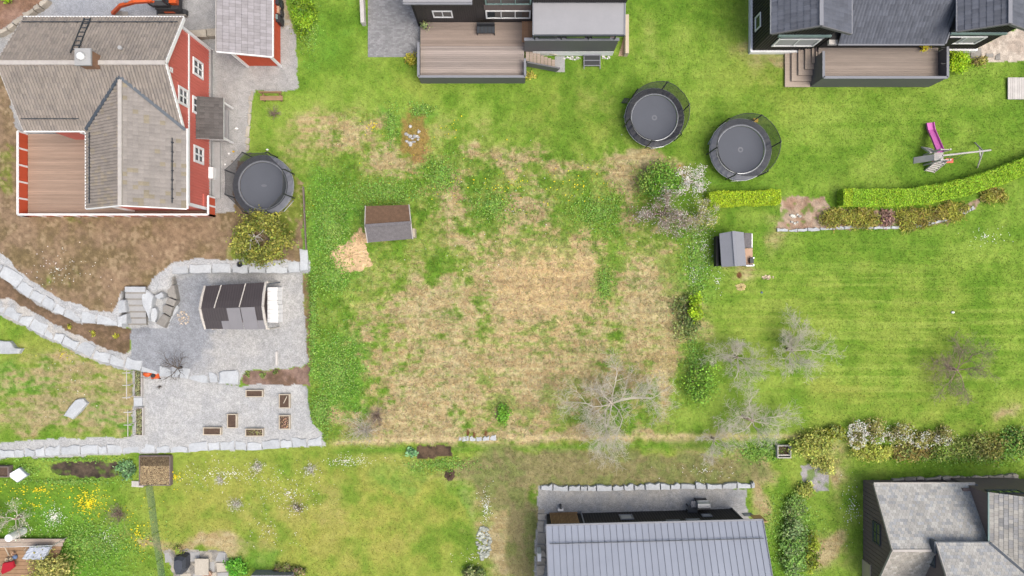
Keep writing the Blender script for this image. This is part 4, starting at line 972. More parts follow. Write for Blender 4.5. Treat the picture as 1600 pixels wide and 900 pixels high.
# ================================================================ slate roofed house (bottom right)
def slate_house():
    zg = ZL; root = thing('slate_roof_house', 'brown walled house with pale grey slate roofs and green black trim', 'house', P(1480, 860, zg))
    sc = tilecol((194, 192, 187), .07, (178, 180, 182), .3); sc2 = tilecol((188, 184, 176), .08, (172, 171, 170), .25); sc3 = tilecol((178, 173, 164), .08, (190, 186, 178), .3)
    x0 = P(1366, 756, .5).x; xr = 36.5; yn = P(0, 756, .45).y; yr = P(0, 860, 2.8).y; ze = .45; zr = 2.8; yS = yr-(yn-yr)
    xm = 32.6
    for pts, cf, rs in (([(xm, yn, ze), (x0, yn, ze), (x0, yr, zr), (xm, yr, zr)], sc, 51), ([(x0, yS, ze), (xm, yS, ze), (xm, yr, zr), (x0, yr, zr)], sc3, 52)):
        MB().slab(pts, .12).build('roof', M['under'], root)
        tiles(pts, .24, .2, cf, t=.02, hump=0, prof='flat', stagger=True, rs=rs).build('roof_slates', M['roof_v'], root, kind='stuff')
    MB().beam((x0, yr, zr+.03), (xm-4, yr, zr+.03), .16, .05).build('ridge_cap', M['trimgrey'], root)
    for ye in (yn, yS): MB().beam((x0-.02, ye, ze-.02), (x0-.02, yr, zr-.02), .05, .16).build('bargeboard', M['trimgrey'], root)
    MB().beam((x0, yn+.05, ze-.03), (xm, yn+.05, ze-.03), .1, .1).build('gutter', M['trimgrey'], root)
    m = MB(); m.extr([(yn-.3, zg), (yn-.3, ze+.02), (yr, zr-.15), (yS+.3, ze+.02), (yS+.3, zg)], lambda p: (x0+.3, p[0], p[1]), lambda p: (xr, p[0], p[1]))
    m.build('wall', M['brown'], root)
    battens(root, 'wall_boards', (x0+.3, yS+.3, 0), (x0+.3, yn-.3, 0), zg, lambda s: ze+.05+min(s, 2*3.5-s if s > 3.5 else s)*.6, M['brown'], .3, .03, .02, (-1, 0, 0))
    yw = P(0, 835, .6).y
    window(root, (x0+.26, yw, .35), (0, -1, 0), (0, 0, 1), 1.5, 1.0, M['lead'], 2, 2, .08, .06)
    MB().box(x0+.22, x0+.32, P(0, 900, 0).y-1, P(0, 884, -.4).y, zg, -.5).build('plaster_wall', M['cream'], root)
    # right wing with its eave over the main roof
    ze2 = 3.0; xe = P(1546, 800, ze2).x; y2 = P(0, 769, ze2).y; k = .62
    pts = [(xe, y2, ze2), (xe, y2-9, ze2), (xe+5, y2-9, ze2+5*k), (xe+5, y2, ze2+5*k)]
    MB().slab(pts, .12).build('roof', M['under'], root)
    tiles(pts, .27, .26, sc2, t=.02, hump=0, prof='flat', stagger=True, rs=61).build('roof_slates', M['roof_v'], root, kind='stuff')
    MB().beam((xe-.04, y2, ze2-.03), (xe-.04, y2-3.7, ze2-.03), .09, .1).build('gutter', M['teal'], root)
    m = MB(); m.extr([(xe+.25, zg), (xe+.25, ze2-.05), (xe+5, ze2-.1+4.75*k), (xe+5, zg)], lambda p: (p[0], y2-.25, p[1]), lambda p: (p[0], y2-9, p[1])); m.build('wall', M['brown'], root)
    yw2 = P(0, 752, zg).y
    MB().box(xe-.3, 40, y2-.4, yw2+.0, zg, .8).build('wall', M['brown'], root)
    window(root, (xe+.5, yw2+.02, -.2), (-1, 0, 0), (0, 0, 1), 1.7, 1.1, M['lead'], 4, 1, .07, .06)
    window(root, (xe+1.6, y2-.22, 2.2), (-1, 0, 0), (0, 0, 1), 2.2, .8, M['lead'], 4, 1, .07, .06)
    MB().beam((xm+.02, yn, ze+.08), (xm+.02, yr, zr+.08), .1, .08).build('valley_flashing', M['lead'], root)
    # front wing rising south over the ridge
    ze3 = 3.1; a = P(1463, 848, ze3); b = P(1546, 843, ze3); k = .62
    pts = [(b.x+5.2, a.y, ze3), (a.x, a.y, ze3), (a.x, a.y-6, ze3+6*k), (b.x+5.2, a.y-6, ze3+6*k)]
    MB().slab(pts, .12).build('roof', M['under'], root)
    tiles(pts, .24, .2, sc, t=.02, hump=0, prof='flat', stagger=True, rs=71).build('roof_slates', M['roof_v'], root, kind='stuff')
    m = MB(); m.extr([(a.y-.25, zg), (a.y-.25, ze3-.06), (a.y-6, ze3+5.9*k-.2), (a.y-6, zg)], lambda p: (a.x+.28, p[0], p[1]), lambda p: (b.x+4, p[0], p[1])); m.build('wall', M['brown'], root)
    MB().beam((a.x-.03, a.y, ze3-.02), (a.x-.03, a.y-6, ze3+6*k-.02), .06, .16).build('bargeboard', M['trimgrey'], root)
    MB().beam((a.x-.1, a.y+.04, ze3-.02), (b.x, a.y+.04, ze3-.02), .08, .08).build('gutter', M['lead'], root)
    MB().beam((b.x, a.y, ze3+.06), (b.x+5, a.y-5, ze3+5*k+.06), .16, .06).build('valley_flashing', M['lead'], root)
    window(root, (a.x+.25, a.y-1.5, ze3-.9), (0, -1, 0), (0, 0, 1), .8, .8, M['lead'], 1, 1, .08, .06)
    MB().box(a.x-.15, a.x+.05, a.y-.7, a.y+.1, ze3-.5, ze3+.06).build('lead_corner', M['lead'], root)
slate_house()
# ================================================================ stone walls, stairs and boulders
stone_row('row of pale granite blocks above the mulch bed on the left', [(-20, 418), (0, 431), (36, 460), (65, 477), (90, 490), (120, 503), (160, 507), (190, 511)], 17, ZC-.1, .0, 'stone', 3, 26)
stone_row('row of pale granite blocks between mulch bed and patchy lawn', [(-20, 480), (0, 488), (25, 502), (60, 521), (100, 539), (150, 563), (205, 578), (245, 586)], 16, ZT-.1, ZC+.02, 'stone', 5, 24)
stone_row('row of flat rocks below the dark bare tree', [(248, 588), (280, 590), (320, 599), (341, 597)], 15, ZT-.1, ZC+.05, 'stone', 8, 24)
stone_row('pale granite wall between gravel terrace and lower lawns', [(-20, 717), (0, 716), (100, 711), (200, 708), (300, 707), (330, 703), (400, 704), (470, 698), (506, 696)], 13, ZL-.1, ZT+.05, 'stone', 13, 24)
stone_row('row of pale flat rocks along the north side of the courtyard', [(268, 428), (300, 427), (345, 427), (385, 427), (420, 427), (470, 425)], 15, ZC-.1, .02, 'stone', 17, 26)
stone_row('rock face of grey boulders beside the stone stairs', [(256, 513), (266, 494), (276, 468), (271, 440), (272, 430)], 14, ZC-.1, -.25, 'stone_side', 19, 18)
stone_row('beige stone edging in front of the bark mulch bank', [(-6, 56), (20, 42), (34, 30), (46, 22), (62, 12), (78, -2)], 6, -.05, .5, 'stone_beige', 23, 15)
stone_row('low row of white stones above the metal roofed house', [(845, 766), (900, 768), (960, 767), (1040, 765), (1120, 764), (1180, 763)], 8, ZL-.1, ZL+.3, 'stone', 29, 18)
stone_row('short row of white stones on the meadow edge', [(716, 689), (740, 690), (776, 688)], 7, ZL, -1.05, 'stone', 31, 9)
stone_row('line of flat stepping slabs beside the metal roof', [(838, 900), (839, 860), (840, 830), (841, 790)], -13, ZL-.1, ZL+.07, 'stone_beige', 37, 15, name='slab_edging', cat='paving')
stone_row('pale stone edging in front of the golden shrubs in the rockery', [(1214, 361), (1250, 362), (1300, 359), (1340, 357), (1390, 358), (1440, 354), (1490, 343), (1524, 326)], 4, gz(1350, 360)-.05, gz(1350, 360)+.12, 'stone', 41, 20)
stone_row('kerb of grey slabs along the gravel beside the house entrance', [(388, 236), (392, 180), (396, 142)], 5, -.05, .08, 'stone_beige', 43, 17, name='kerb', cat='kerb')
stone_row('beige boulders along the brown wall of the slate roofed house', [(1395, 752), (1450, 750), (1520, 750), (1560, 748), (1590, 746)], 5, ZL, ZL+.2, 'stone_beige', 47, 22)
rock('boulder', [(340, 600), (341, 582), (352, 579), (370, 578), (373, 586), (371, 601)], ZT-.1, ZC+.15, 'stone', 2, label='large split white boulder at the end of the rock row', cat='rock')
rock('stone_slab', [(98, 650), (117, 625), (129, 623), (136, 630), (112, 656)], ZT-.02, ZT+.3, 'stone', 4, label='long pale stone slab lying on the patchy lawn', cat='rock')
rock('boulder', [(-6, 532), (14, 533), (22, 543), (33, 545), (28, 553), (-6, 553)], ZT-.05, ZT+.35, 'stone', 6, label='pale boulder on the lawn at the left edge', cat='rock')
rock('stone_slab', [(259, 497), (271, 475), (279, 479), (278, 484), (266, 505)], ZC-.02, ZC+.22, 'stone', 7, label='tilted stone slab leaning by the rock face', cat='rock')
rock('boulder', [(228, 452), (240, 462), (236, 480), (233, 503), (222, 478), (220, 462)], ZC-.1, -.1, 'stone', 9, label='curved pale boulder on the right of the stone stairs', cat='rock')
rock('boulder', [(234, 482), (243, 480), (246, 488), (241, 504), (231, 502)], ZC-.1, -.35, 'stone', 10, label='grey boulder below the curved one by the stairs', cat='rock')
rock('boulder', [(241, 462), (252, 456), (256, 464), (248, 468)], ZC-.1, .05, 'stone', 12, label='white boulder on top of the rock face', cat='rock')
rock('boulder', [(183, 495), (197, 490), (197, 506), (184, 508)], ZC-.1, .0, 'stone', 14, label='pale boulder at the left foot of the stairs', cat='rock')
rock('boulder', [(184, 470), (196, 468), (197, 488), (182, 491)], ZC-.1, .03, 'stone', 15, label='pale boulder on the left side of the stairs', cat='rock')
rock('stone_block', [(293, 47), (321, 45), (322, 57), (295, 58)], -.05, .55, 'stone_beige', 16, label='square beige stone block beside the garage, left one', cat='rock', group='stone blocks by the garage')
rock('stone_block', [(321.5, 44), (342, 43), (343, 56), (323, 57)], -.05, .5, 'stone_beige', 18, label='square beige stone block touching the garage roof edge', cat='rock', group='stone blocks by the garage')
rock('boulder', [(467, 388), (480, 390), (482, 422), (468, 424)], -.9, .1, 'stone', 21, label='upright grey stone slab at the corner of the golden tree', cat='rock')
rock('boulder', [(1583, 741), (1592, 742), (1593, 749), (1584, 750)], ZL, ZL+.35, 'stone_beige', 22, label='round beige boulder at the corner of the slate roofed house', cat='rock')
rock('paving_slab', [(1518, 76), (1534, 74), (1535, 90), (1517, 92)], -.02, .05, 'stone_side', 24, label='large dark paving slab by the bright shrub', cat='paving')
rock('paving_slab', [(1541, 83), (1552, 83), (1552, 89), (1541, 90)], -.02, .05, 'stone_side', 25, label='small square dark paving slab on the beige patio', cat='paving')
rock('paving_slab', [(1556, 86), (1563, 83), (1564, 93), (1555, 93)], -.02, .05, 'stone_side', 26, label='small tilted dark paving slab at the patio edge', cat='paving')
st = thing('stone_stairs', 'grey stone stairs between boulders down to the gravel courtyard', 'stairs', P(213, 480, ZC))
for i in range(6):
    z = -.0-i*.13; y0, y1 = 448+i*9.8, 448+(i+1)*9.8+1.2; w = .6*i
    a = P(195+w*1.2, y0, z); b = P(227+w*.4, y1-2.6, z); t = MB().box(a.x, b.x, b.y, a.y, z-.06, z).build('step', M['concrete' if i else 'stone'], st)
    MB().box(a.x+.03, b.x-.03, b.y-.12, a.y, ZC-.2, z-.08).build('riser', M['stone_side'], t)  # darker rock draws the shade in the recess between treads
# pebbles and little white stones
def pebbles(name, label, px, py, rx, ry, n, size, base, seed, kind='stuff'):
    g = random.Random(seed); m = MB()
    for i in range(n):
        a = g.uniform(0, 6.28); r = math.sqrt(g.random()); x, y = px+rx*r*math.cos(a), py+ry*r*math.sin(a); c = G(x, y); k = g.uniform(.8, 1.1)
        m.cur = C(*(min(255, q*k) for q in base)); s = size*g.uniform(.5, 1.4)
        m.lathe([(s*.7, -.02), (s, s*.3), (s*.6, s*.75)], (c.x, c.y, c.z), 6, sy=g.uniform(.6, 1))
    return m.build(name, M['mound'], None, False, kind=kind, label=label)
pebbles('pebbles', 'small cream pebbles piled on the courtyard gravel', 286, 497, 10, 11, 60, .055, (232, 214, 192), 1)
pebbles('pebbles', 'white pebbles along the foot of the veranda wall', 893, 91, 13, 2.5, 40, .06, (240, 238, 232), 2)
pebbles('pebbles', 'white pebbles right of the cellar light well', 945, 90, 8, 2, 20, .06, (240, 238, 232), 3)
pebbles('rubble', 'white broken stones on the rusty patch of meadow', 645, 212, 12, 16, 26, .11, (200, 200, 198), 4)
pebbles('rubble', 'heap of pale rubble stones on the dry slope', 756, 848, 11, 26, 120, .13, (200, 204, 192), 5)
pebbles('rubble', 'little white stones in the sandy rockery corner', 1243, 342, 12, 8, 12, .13, (226, 222, 212), 6)
pebbles('rubble', 'white chips on the sawn log by the grey playhouse', 1199, 433, 10, 3, 30, .07, (228, 206, 178), 8)

# sawdust and sand heaps
def mound(name, label, px, py, rx, ry, h, base, seed, cat='heap'):
    n, k = 40, 9; V = []; F = []; cl = []; g = np.random.default_rng(seed)
    for i in range(k):
        r = i/(k-1)
        for j in range(n):
            a = 2*math.pi*j/n; e = 1+.32*(fbm(np.array([math.cos(a)*2+9]), np.array([math.sin(a)*2+9]), 1.0, 4, seed)[0]-.5)*2
            c = G(px+rx*r*e*math.cos(a), py+ry*r*e*math.sin(a)); z = h*(1-r**2)*(1+.35*g.normal()) if r < 1 else -.03
            V.append((c.x, c.y, c.z+z)); f = g.uniform(.86, 1.1); cl.append(C(*(min(255, q*f) for q in base)))
    for i in range(k-1):
        for j in range(n): F.append([i*n+j, i*n+(j+1) % n, (i+1)*n+(j+1) % n, (i+1)*n+j])
    return mk(name, V, F, M['mound'], None, True, cl, label=label, cat=cat)
mound('sawdust_pile', 'pale sawdust spread beside the small brown roofed shed', 548, 400, 36, 27, .1, (222, 190, 148), 3)
mound('sawdust_pile', 'narrow tongue of sawdust reaching up to the shed', 563, 372, 15, 14, .07, (216, 182, 140), 5)
mound('soil_heap', 'small dark soil heap on the lower lawn', 703, 742, 8, 10, .16, (92, 74, 62), 7)
mound('straw_heap', 'small heap of straw below the grey playhouse', 1158, 449, 9, 6, .12, (216, 196, 140), 9)

# ================================================================ trampolines
def trampoline(label, px, py, r_mat, r_out, nposts, a0, pad, seed, logo=False, ladder=None):
    zg = gz(px, py); c = P(px, py, zg+.78); c.z = zg
    root = thing('trampoline', label, 'trampoline', c, 'trampolines'); cx, cy = c.x, c.y; seg = 48
    MB().lathe([(r_mat*.0+.001, .775), (r_mat, .78), (r_mat, .765), (.001, .76)], c, seg).build('jump_mat', M['matfab'], root, False)
    m = MB(); rr = random.Random(seed); k = 64; ring = []
    for ri, (ra, z) in enumerate(((r_mat+.02, .83), (r_mat+.08, .87), (r_out-.06, .87), (r_out, .82), (r_out, .76), (r_mat+.02, .78))):
        ring.append([m.vert((cx+ra*math.cos(2*math.pi*j/k), cy+ra*math.sin(2*math.pi*j/k), zg+z+(rr.uniform(-.02, .02) if 0 < ri < 4 else 0))) for j in range(k)])
    for i in range(6):
        for j in range(k): m.f.append([ring[i][j], ring[i][(j+1) % k], ring[(i+1) % 6][(j+1) % k], ring[(i+1) % 6][j]])
    m.build('edge_pad', M[pad], root)
    MB().lathe([(r_mat+.03, .85), (r_mat+.065, .9), (r_mat+.03, .905), (r_mat+.0, .86)], c, seg, True).build('pad_trim', M['steel'], root)
    MB().lathe([(r_out-.05, .72), (r_out+.02, .72), (r_out+.02, .79), (r_out-.05, .79)], c, seg, True).build('frame_ring', M['steel'], root)
    for j in range(nposts//2):
        a = a0+4*math.pi*j/nposts+.2; x, y = cx+(r_out-.03)*math.cos(a), cy+(r_out-.03)*math.sin(a)
        x2, y2 = cx+(r_out-.03)*math.cos(a+.5), cy+(r_out-.03)*math.sin(a+.5)
        MB().tube([(x, y, zg+.74), (x, y, zg+.02), (x2, y2, zg+.02), (x2, y2, zg+.74)], .03, 6).build('leg', M['steel'], root)
    tops = []
    for j in range(nposts):
        a = a0+2*math.pi*j/nposts; rt = r_out+.07
        p = [(cx+rt*math.cos(a), cy+rt*math.sin(a), zg+.3), (cx+rt*math.cos(a), cy+rt*math.sin(a), zg+2.35), (cx+(rt-.1)*math.cos(a), cy+(rt-.1)*math.sin(a), zg+2.6)]
        MB().tube(p, .045, 6).build('net_post', M['plastic_black'], root); tops.append(p[2])
    m = MB(); n = nposts*6; rings = []
    for t in range(5):
        f = t/4; rg = []
        for j in range(n):
            q = j/6; i0 = int(q) % nposts; fr = q-int(q); A = Vector(tops[i0]); B = Vector(tops[(i0+1) % nposts]); sag = math.sin(math.pi*fr)
            top = A.lerp(B, fr); top.z -= .14*sag; ca = Vector((cx, cy, top.z)); top = top if nposts > 6 else ca+(top-ca).normalized()*((A.xy-ca.xy).length); a = a0+2*math.pi*j/n; bot = Vector((cx+(r_mat+.12)*math.cos(a), cy+(r_mat+.12)*math.sin(a), zg+.86))
            p = bot.lerp(top, f**.8); rg.append(m.vert(p))
        rings.append(rg)
    for i in range(4):
        for j in range(n): m.f.append([rings[i][j], rings[i][(j+1) % n], rings[i+1][(j+1) % n], rings[i+1][j]])
    net = m.build('safety_net', M['net'], root)
    MB().tube([m.v[i] for i in rings[-1]]+[m.v[rings[-1][0]]], .022, 5, False).build('top_cord', M['plastic_black'], net)
    if logo: MB().lathe([(.001, .787), (.2, .787), (.2, .783), (.001, .783)], (cx+.05, cy, zg), 12, sy=.45).build('mat_emblem', M['padlight'], root)
    else: MB().lathe([(.1, .783), (.19, .787), (.17, .787), (.09, .785)], (cx, cy, zg), 20, True).build('mat_emblem', M['padlight'], root)
    if ladder is not None:
        d = Vector((math.cos(ladder), math.sin(ladder), 0)); s = Vector((-d.y, d.x, 0)); q = Vector((cx, cy, zg))+d*(r_out+.05); m = MB()
        for o in (-.18, .18): m.beam(q+s*o+Vector((0, 0, .75)), q+s*o+d*.42, .04, .04)
        for i in range(3): p = q+d*(.12+.12*i)+Vector((0, 0, .55-.21*i)); m.beam(p-s*.2, p+s*.2, .07, .03)
        m.build('ladder', M['plastic_black'], root)
    return c
trampoline('trampoline with crinkled black pad and netting, nearer the black house', 1022.5, 184, 1.58, 2.06, 6, .25, 'pad', 1, ladder=2.55)
trampoline('trampoline with smooth grey pad just above the short clipped hedge', 1157, 234, 1.64, 2.16, 6, .1, 'padlight', 2, ladder=None)
trampoline('eight-sided trampoline with emblem on its mat beside the red house', 411.5, 290, 1.62, 2.12, 8, .4, 'padlight', 3, True, ladder=None)
q = P(1180, 188, .4); MB().box(q.x-.16, q.x+.16, q.y-.16, q.y+.12, .0, .55).build('toy_box', M['yellow'], label='small yellow plastic box behind the grey padded trampoline', cat='box')

# ================================================================ swing set with slide
def swing_set():
    zg = gz(1480, 243); root = thing('swing_set', 'grey wooden play tower with pink slide and double swing', 'play set', P(1475, 245, zg))
    tz = zg+1.2; a, b = P(1460, 237, tz), P(1474, 253, tz); zt = zg+2.0
    MB().box(a.x, b.x, b.y, a.y, tz-.06, tz).build('platform', M['woodgrey'], root)
    for x in (a.x, b.x):
        for y in (a.y, b.y): MB().box(x-.05, x+.05, y-.05, y+.05, zg-.02, zt).build('post', M['woodgrey'], root)
    for y in (a.y, b.y): MB().beam((a.x, y, zt-.1), (b.x, y, zt-.1), .05, .1).build('rail', M['woodgrey'], root)
    # slide: wavy chute
    L = [P(1469, 238, tz+.05), P(1464, 226, tz-.25), P(1459, 214, tz-.62), P(1454, 203, tz-1.0), P(1452, 192, zg+.16)]
    m = MB(); sec = [(-.27, .16), (-.23, .16), (-.2, .02), (.2, .02), (.23, .16), (.27, .16), (.25, -.03), (-.25, -.03)]; rg = []
    for i, p in enumerate(L):
        d = (L[min(i+1, 4)]-L[max(i-1, 0)]); s = Vector((-d.y, d.x, 0)).normalized(); rg.append([m.vert(p+s*x+Vector((0, 0, z))) for x, z in sec])
    for i in range(4):
        for j in range(8): m.f.append([rg[i][j], rg[i][(j+1) % 8], rg[i+1][(j+1) % 8], rg[i+1][j]])
    m.f.append(rg[0]); m.f.append(rg[-1][::-1]); m.build('slide', M['pink'], root)
    # stair ladder to the lower left and the climbing ladder behind
    for (p, q, n) in ((P(1471, 252, tz), P(1452, 268, zg), 6), (P(1461, 240, tz), P(1447, 231, zg), 4)):
        d = (q-p); s = Vector((-d.y, d.x, 0)).normalized()*.33; ld = MB()
        for o in (-1, 1): ld.beam(p+s*o, q+s*o, .05, .1)
        lo = ld.build('ladder', M['woodgrey'], root)
        for i in range(n): c = p.lerp(q, (i+.6)/n); MB().beam(c-s, c+s, .12, .04).build('rung', M['woodgrey'], lo)
    r0, r1 = P(1459, 246, tz), P(1427, 251, zg); d = r1-r0; s = Vector((-d.y, d.x, 0)).normalized()*.22; 
    MB().hexa([r0-s, r0+s, r1+s, r1-s]+[v+Vector((0, 0, .06)) for v in (r0-s, r0+s, r1+s, r1-s)]).build('ramp', M['woodgrey'], root)
    # swing beam
    bz = zg+2.25; p, q = P(1473, 243, bz), P(1548, 234.5, bz)
    MB().tube([p, q], .06, 8).build('swing_beam', M['woodgrey'], root)
    e = P(1536, 236, bz)
    for (x, y) in ((1523, 223), (1527, 262)): MB().tube([e, P(x, y, zg)], .05, 6).build('leg', M['woodgrey'], root)
    MB().beam(P(1530, 229, zg+1.1), P(1532, 249, zg+1.1), .06, .08).build('cross_bar', M['woodgrey'], root)
    for px in (1487, 1508):
        t = p.lerp(q, (px-1473)/75); z = zg+.5; s = MB().box(t.x-.28, t.x+.28, t.y-.36, t.y-.06, z, z+.08).build('swing_seat', M['salmon'], root)
        for o in (-.21, .21): MB().tube([(t.x+o, t.y, bz), (t.x+o, t.y-.19, z+.05)], .014, 4).build('chain', M['steel'], s)
swing_set()

# ================================================================ small buildings
def shed():
    zg = gz(607, 350); root = thing('garden_shed', 'small shed, one roof side in shaded brown and one grey', 'shed', P(607, 350, zg))
    ze, zr = zg+1.75, zg+2.35; 
    A, B = P(571, 322, ze), P(639, 320, ze); Cc, D = P(574.5, 379, ze), P(645, 373, ze); r0, r1 = P(570, 353, zr), P(642, 348, zr)
    MB().slab([B, A, r0, r1], .08).build('roof', M['shedshade'], root); MB().slab([Cc, D, r1, r0], .08).build('roof', M['shedgrey'], root)
    MB().beam(r0+Vector((0, 0, .02)), r1+Vector((0, 0, .02)), .22, .04).build('ridge_cap', M['shedgrey'], root)
    i = lambda p, q, t: p.lerp(q, t)
    cs = [i(Cc, B, .07), i(D, A, .07), i(B, Cc, .07), i(A, D, .07)]
    MB().hexa([Vector((p.x, p.y, zg-.05)) for p in cs]+[Vector((p.x, p.y, ze+.05)) for p in cs]).build('wall', M['wood'], root)
    for p, q in ((A, r0), (Cc, r0), (B, r1), (D, r1)): MB().beam(p-Vector((0, 0, .05)), q-Vector((0, 0, .05)), .06, .14).build('bargeboard', M['trimgrey'], root)
    MB().box(r1.x-.2, r1.x+.1, r1.y-.9, r1.y-.3, zg+.4, zg+1.3).build('shelf', M['wood'], root)
shed()
def hut():
    zg = ZC; root = thing('dark_hut', 'open hut with black corrugated roof, grey sheets and birch log edges', 'shed', P(365, 480, zg))
    ze, zr = zg+2.1, zg+2.75
    A, B = P(320, 447, ze), P(415, 441, ze); Cc, D = P(321, 514, ze), P(417, 514, ze); r0, r1 = P(313, 482, zr), P(411, 478, zr)
    up = Vector((0, 0, .001))
    def sheet(p, q, s, t, a0, a1, b0, b1, h, nm, mt, wav=.012):
        f = lambda x, y: p.lerp(q, x).lerp(t.lerp(s, x), y)
        m = MB(); n = max(2, int((a1-a0)*48)); V = []
        for j in range(2): V.append([m.vert(f(a0+(a1-a0)*i/n, (b0, b1)[j])+Vector((0, 0, h+(wav if i % 2 else 0)))) for i in range(n+1)])
        W = [[m.vert(Vector(m.v[k])-Vector((0, 0, .03))) for k in r] for r in V]
        for i in range(n):
            m.f.append([V[0][i], V[0][i+1], V[1][i+1], V[1][i]]); m.f.append([W[0][i+1], W[0][i], W[1][i], W[1][i+1]])
            m.f.append([V[0][i+1], V[0][i], W[0][i], W[0][i+1]]); m.f.append([V[1][i], V[1][i+1], W[1][i+1], W[1][i]])
        m.f.append([V[0][0], V[1][0], W[1][0], W[0][0]]); m.f.append([V[1][-1], V[0][-1], W[0][-1], W[1][-1]])
        m.build(nm, M[mt], root)
    for k, (b0, b1) in enumerate(((0, .36), (.34, .72), (.7, 1.0))): sheet(A, B, r1, r0, 0, 1, b0, b1, .03+.02*k, 'roof_sheet', 'corr')
    sheet(Cc, D, r1, r0, 0, 1, .38, 1, .05, 'roof_sheet', 'corr'); sheet(Cc, D, r1, r0, 0, .3, .0, .42, .03, 'roof_sheet', 'corr')
    sheet(Cc, D, r1, r0, .42, .63, -.02, .97, .09, 'translucent_sheet', 'sheet', .004); sheet(Cc, D, r1, r0, .645, .87, -.02, .97, .1, 'translucent_sheet', 'sheet', .004)
    sheet(Cc, D, r1, r0, .29, .42, -.01, .48, .04, 'translucent_sheet', 'sheet', .004); sheet(Cc, D, r1, r0, .87, 1.0, .0, .6, .045, 'translucent_sheet', 'sheet', .004)
    for t in (.28, .68): MB().tube([A.lerp(B, t)+Vector((0, 0, .1)), r0.lerp(r1, t-.05)+Vector((0, 0, .12))], .04, 6).build('roof_pole', M['birch'], root)
    for p, q, s in ((A, r0, Cc), (B, r1, D)):
        for a, b in ((p, q), (s, q)): MB().tube([a+Vector((0, 0, .0)), a.lerp(b, .5)+Vector((-.03, 0, .04)), b+Vector((0, 0, .06))], [.08, .1, .09], 7).build('birch_log', M['birch'], root)
    for p in (A, B, Cc, D): c = Vector((p.x*.985-.15*(1 if p.x > -18 else -1), p.y, 0)); MB().tube([(c.x, c.y, zg-.02), (c.x, c.y, ze-.03)], .07, 7).build('post', M['birch'], root)
    MB().box(A.x+.4, B.x-.3, Cc.y+.35, A.y-.35, zg, zg+.1).build('floor', M['brown'], root)
    MB().box(A.x+.35, B.x-.3, A.y-.42, A.y-.36, zg+.1, ze-.1).build('wall', M['brown'], root)
    MB().beam(B+Vector((.05, -.1, -.4)), P(438, 441, ze-.5), .09, .09).build('beam_end', M['metal_dark'], root)
hut()
bn = thing('woodbox', 'white boarded box against the end of the dark hut', 'box', P(427, 478, ZC))
for i in range(8):
    a = P(418, 449+i*6.9, ZC+1.0); b = P(434.5 if i > 3 else 433.5, 449+i*6.9+6.6, ZC+1.0); MB().box(a.x, b.x, b.y, a.y, ZC, ZC+1.0+.02*(i % 2)).build('board', M['white'], bn)
def playhouse():
    zg = gz(1150, 390); root = thing('playhouse', 'small grey felt roofed playhouse with white porch and black side', 'playhouse', P(1150, 390, zg))
    ze, zr = zg+1.45, zg+1.95
    A, B = P(1124, 365, ze), P(1127.5, 417, ze); r0, r1 = P(1146, 361, zr), P(1150, 416, zr); Cc, D = P(1162, 363, ze), P(1166, 415, ze)
    MB().slab([A, B, r1, r0], .06).build('roof', M['asphaltfelt'], root); MB().slab([D, Cc, r0, r1], .06).build('roof', M['asphaltfelt'], root)
    MB().beam(r0+Vector((0, 0, .02)), r1+Vector((0, 0, .02)), .2, .03).build('ridge_cap', M['asphaltfelt'], root)
    q = [B.lerp(A, .04), D.lerp(Cc, .04), Cc.lerp(D, .06), A.lerp(B, .06)]
    q[0].x += .12; q[3].x += .12; q[1].x -= .1; q[2].x -= .1
    MB().hexa([Vector((p.x, p.y, zg)) for p in q]+[Vector((p.x, p.y, ze-.02)) for p in q]).build('wall', M['blackwall'], root)
    MB().box(P(1119, 0, ze-.5).x, A.x+.1, P(0, 416, ze-.5).y, P(0, 369, ze-.5).y, zg+.4, ze-.5).build('side_shelter', M['blackwall'], root)
    a, b = P(1163, 364, ze-.3), P(1174.5, 387, ze-.3); MB().box(a.x, b.x, b.y, a.y, ze-.38, ze-.3).build('porch_roof', M['shedgrey'], root)
    a, b = P(1165, 388, zg+.25), P(1176, 415, zg+.25); MB().box(a.x-.2, b.x, b.y, a.y, zg, zg+.25).build('porch_floor', M['terracotta'], root)
    a, b = P(1174, 365, zg+.8), P(1175.5, 387, zg+.8); MB().box(a.x, b.x, b.y, a.y, zg, zg+.85).build('porch_rail', M['white'], root)
    for y in (403, 414): c = P(1177, y, zg+.6); MB().box(c.x-.05, c.x+.05, c.y-.05, c.y+.05, zg, zg+.7).build('porch_post', M['white'], root)
    a, b = P(1166, 414, zg+.55), P(1178, 416, zg+.55); MB().box(a.x, b.x, b.y, a.y, zg, zg+.55).build('porch_rail', M['white'], root)
    c = P(1174, 407, zg+.4); MB().box(c.x-.14, c.x+.12, c.y-.2, c.y+.2, zg+.25, zg+.55).build('toy_cooker', M['plastic_black'], root)
playhouse()

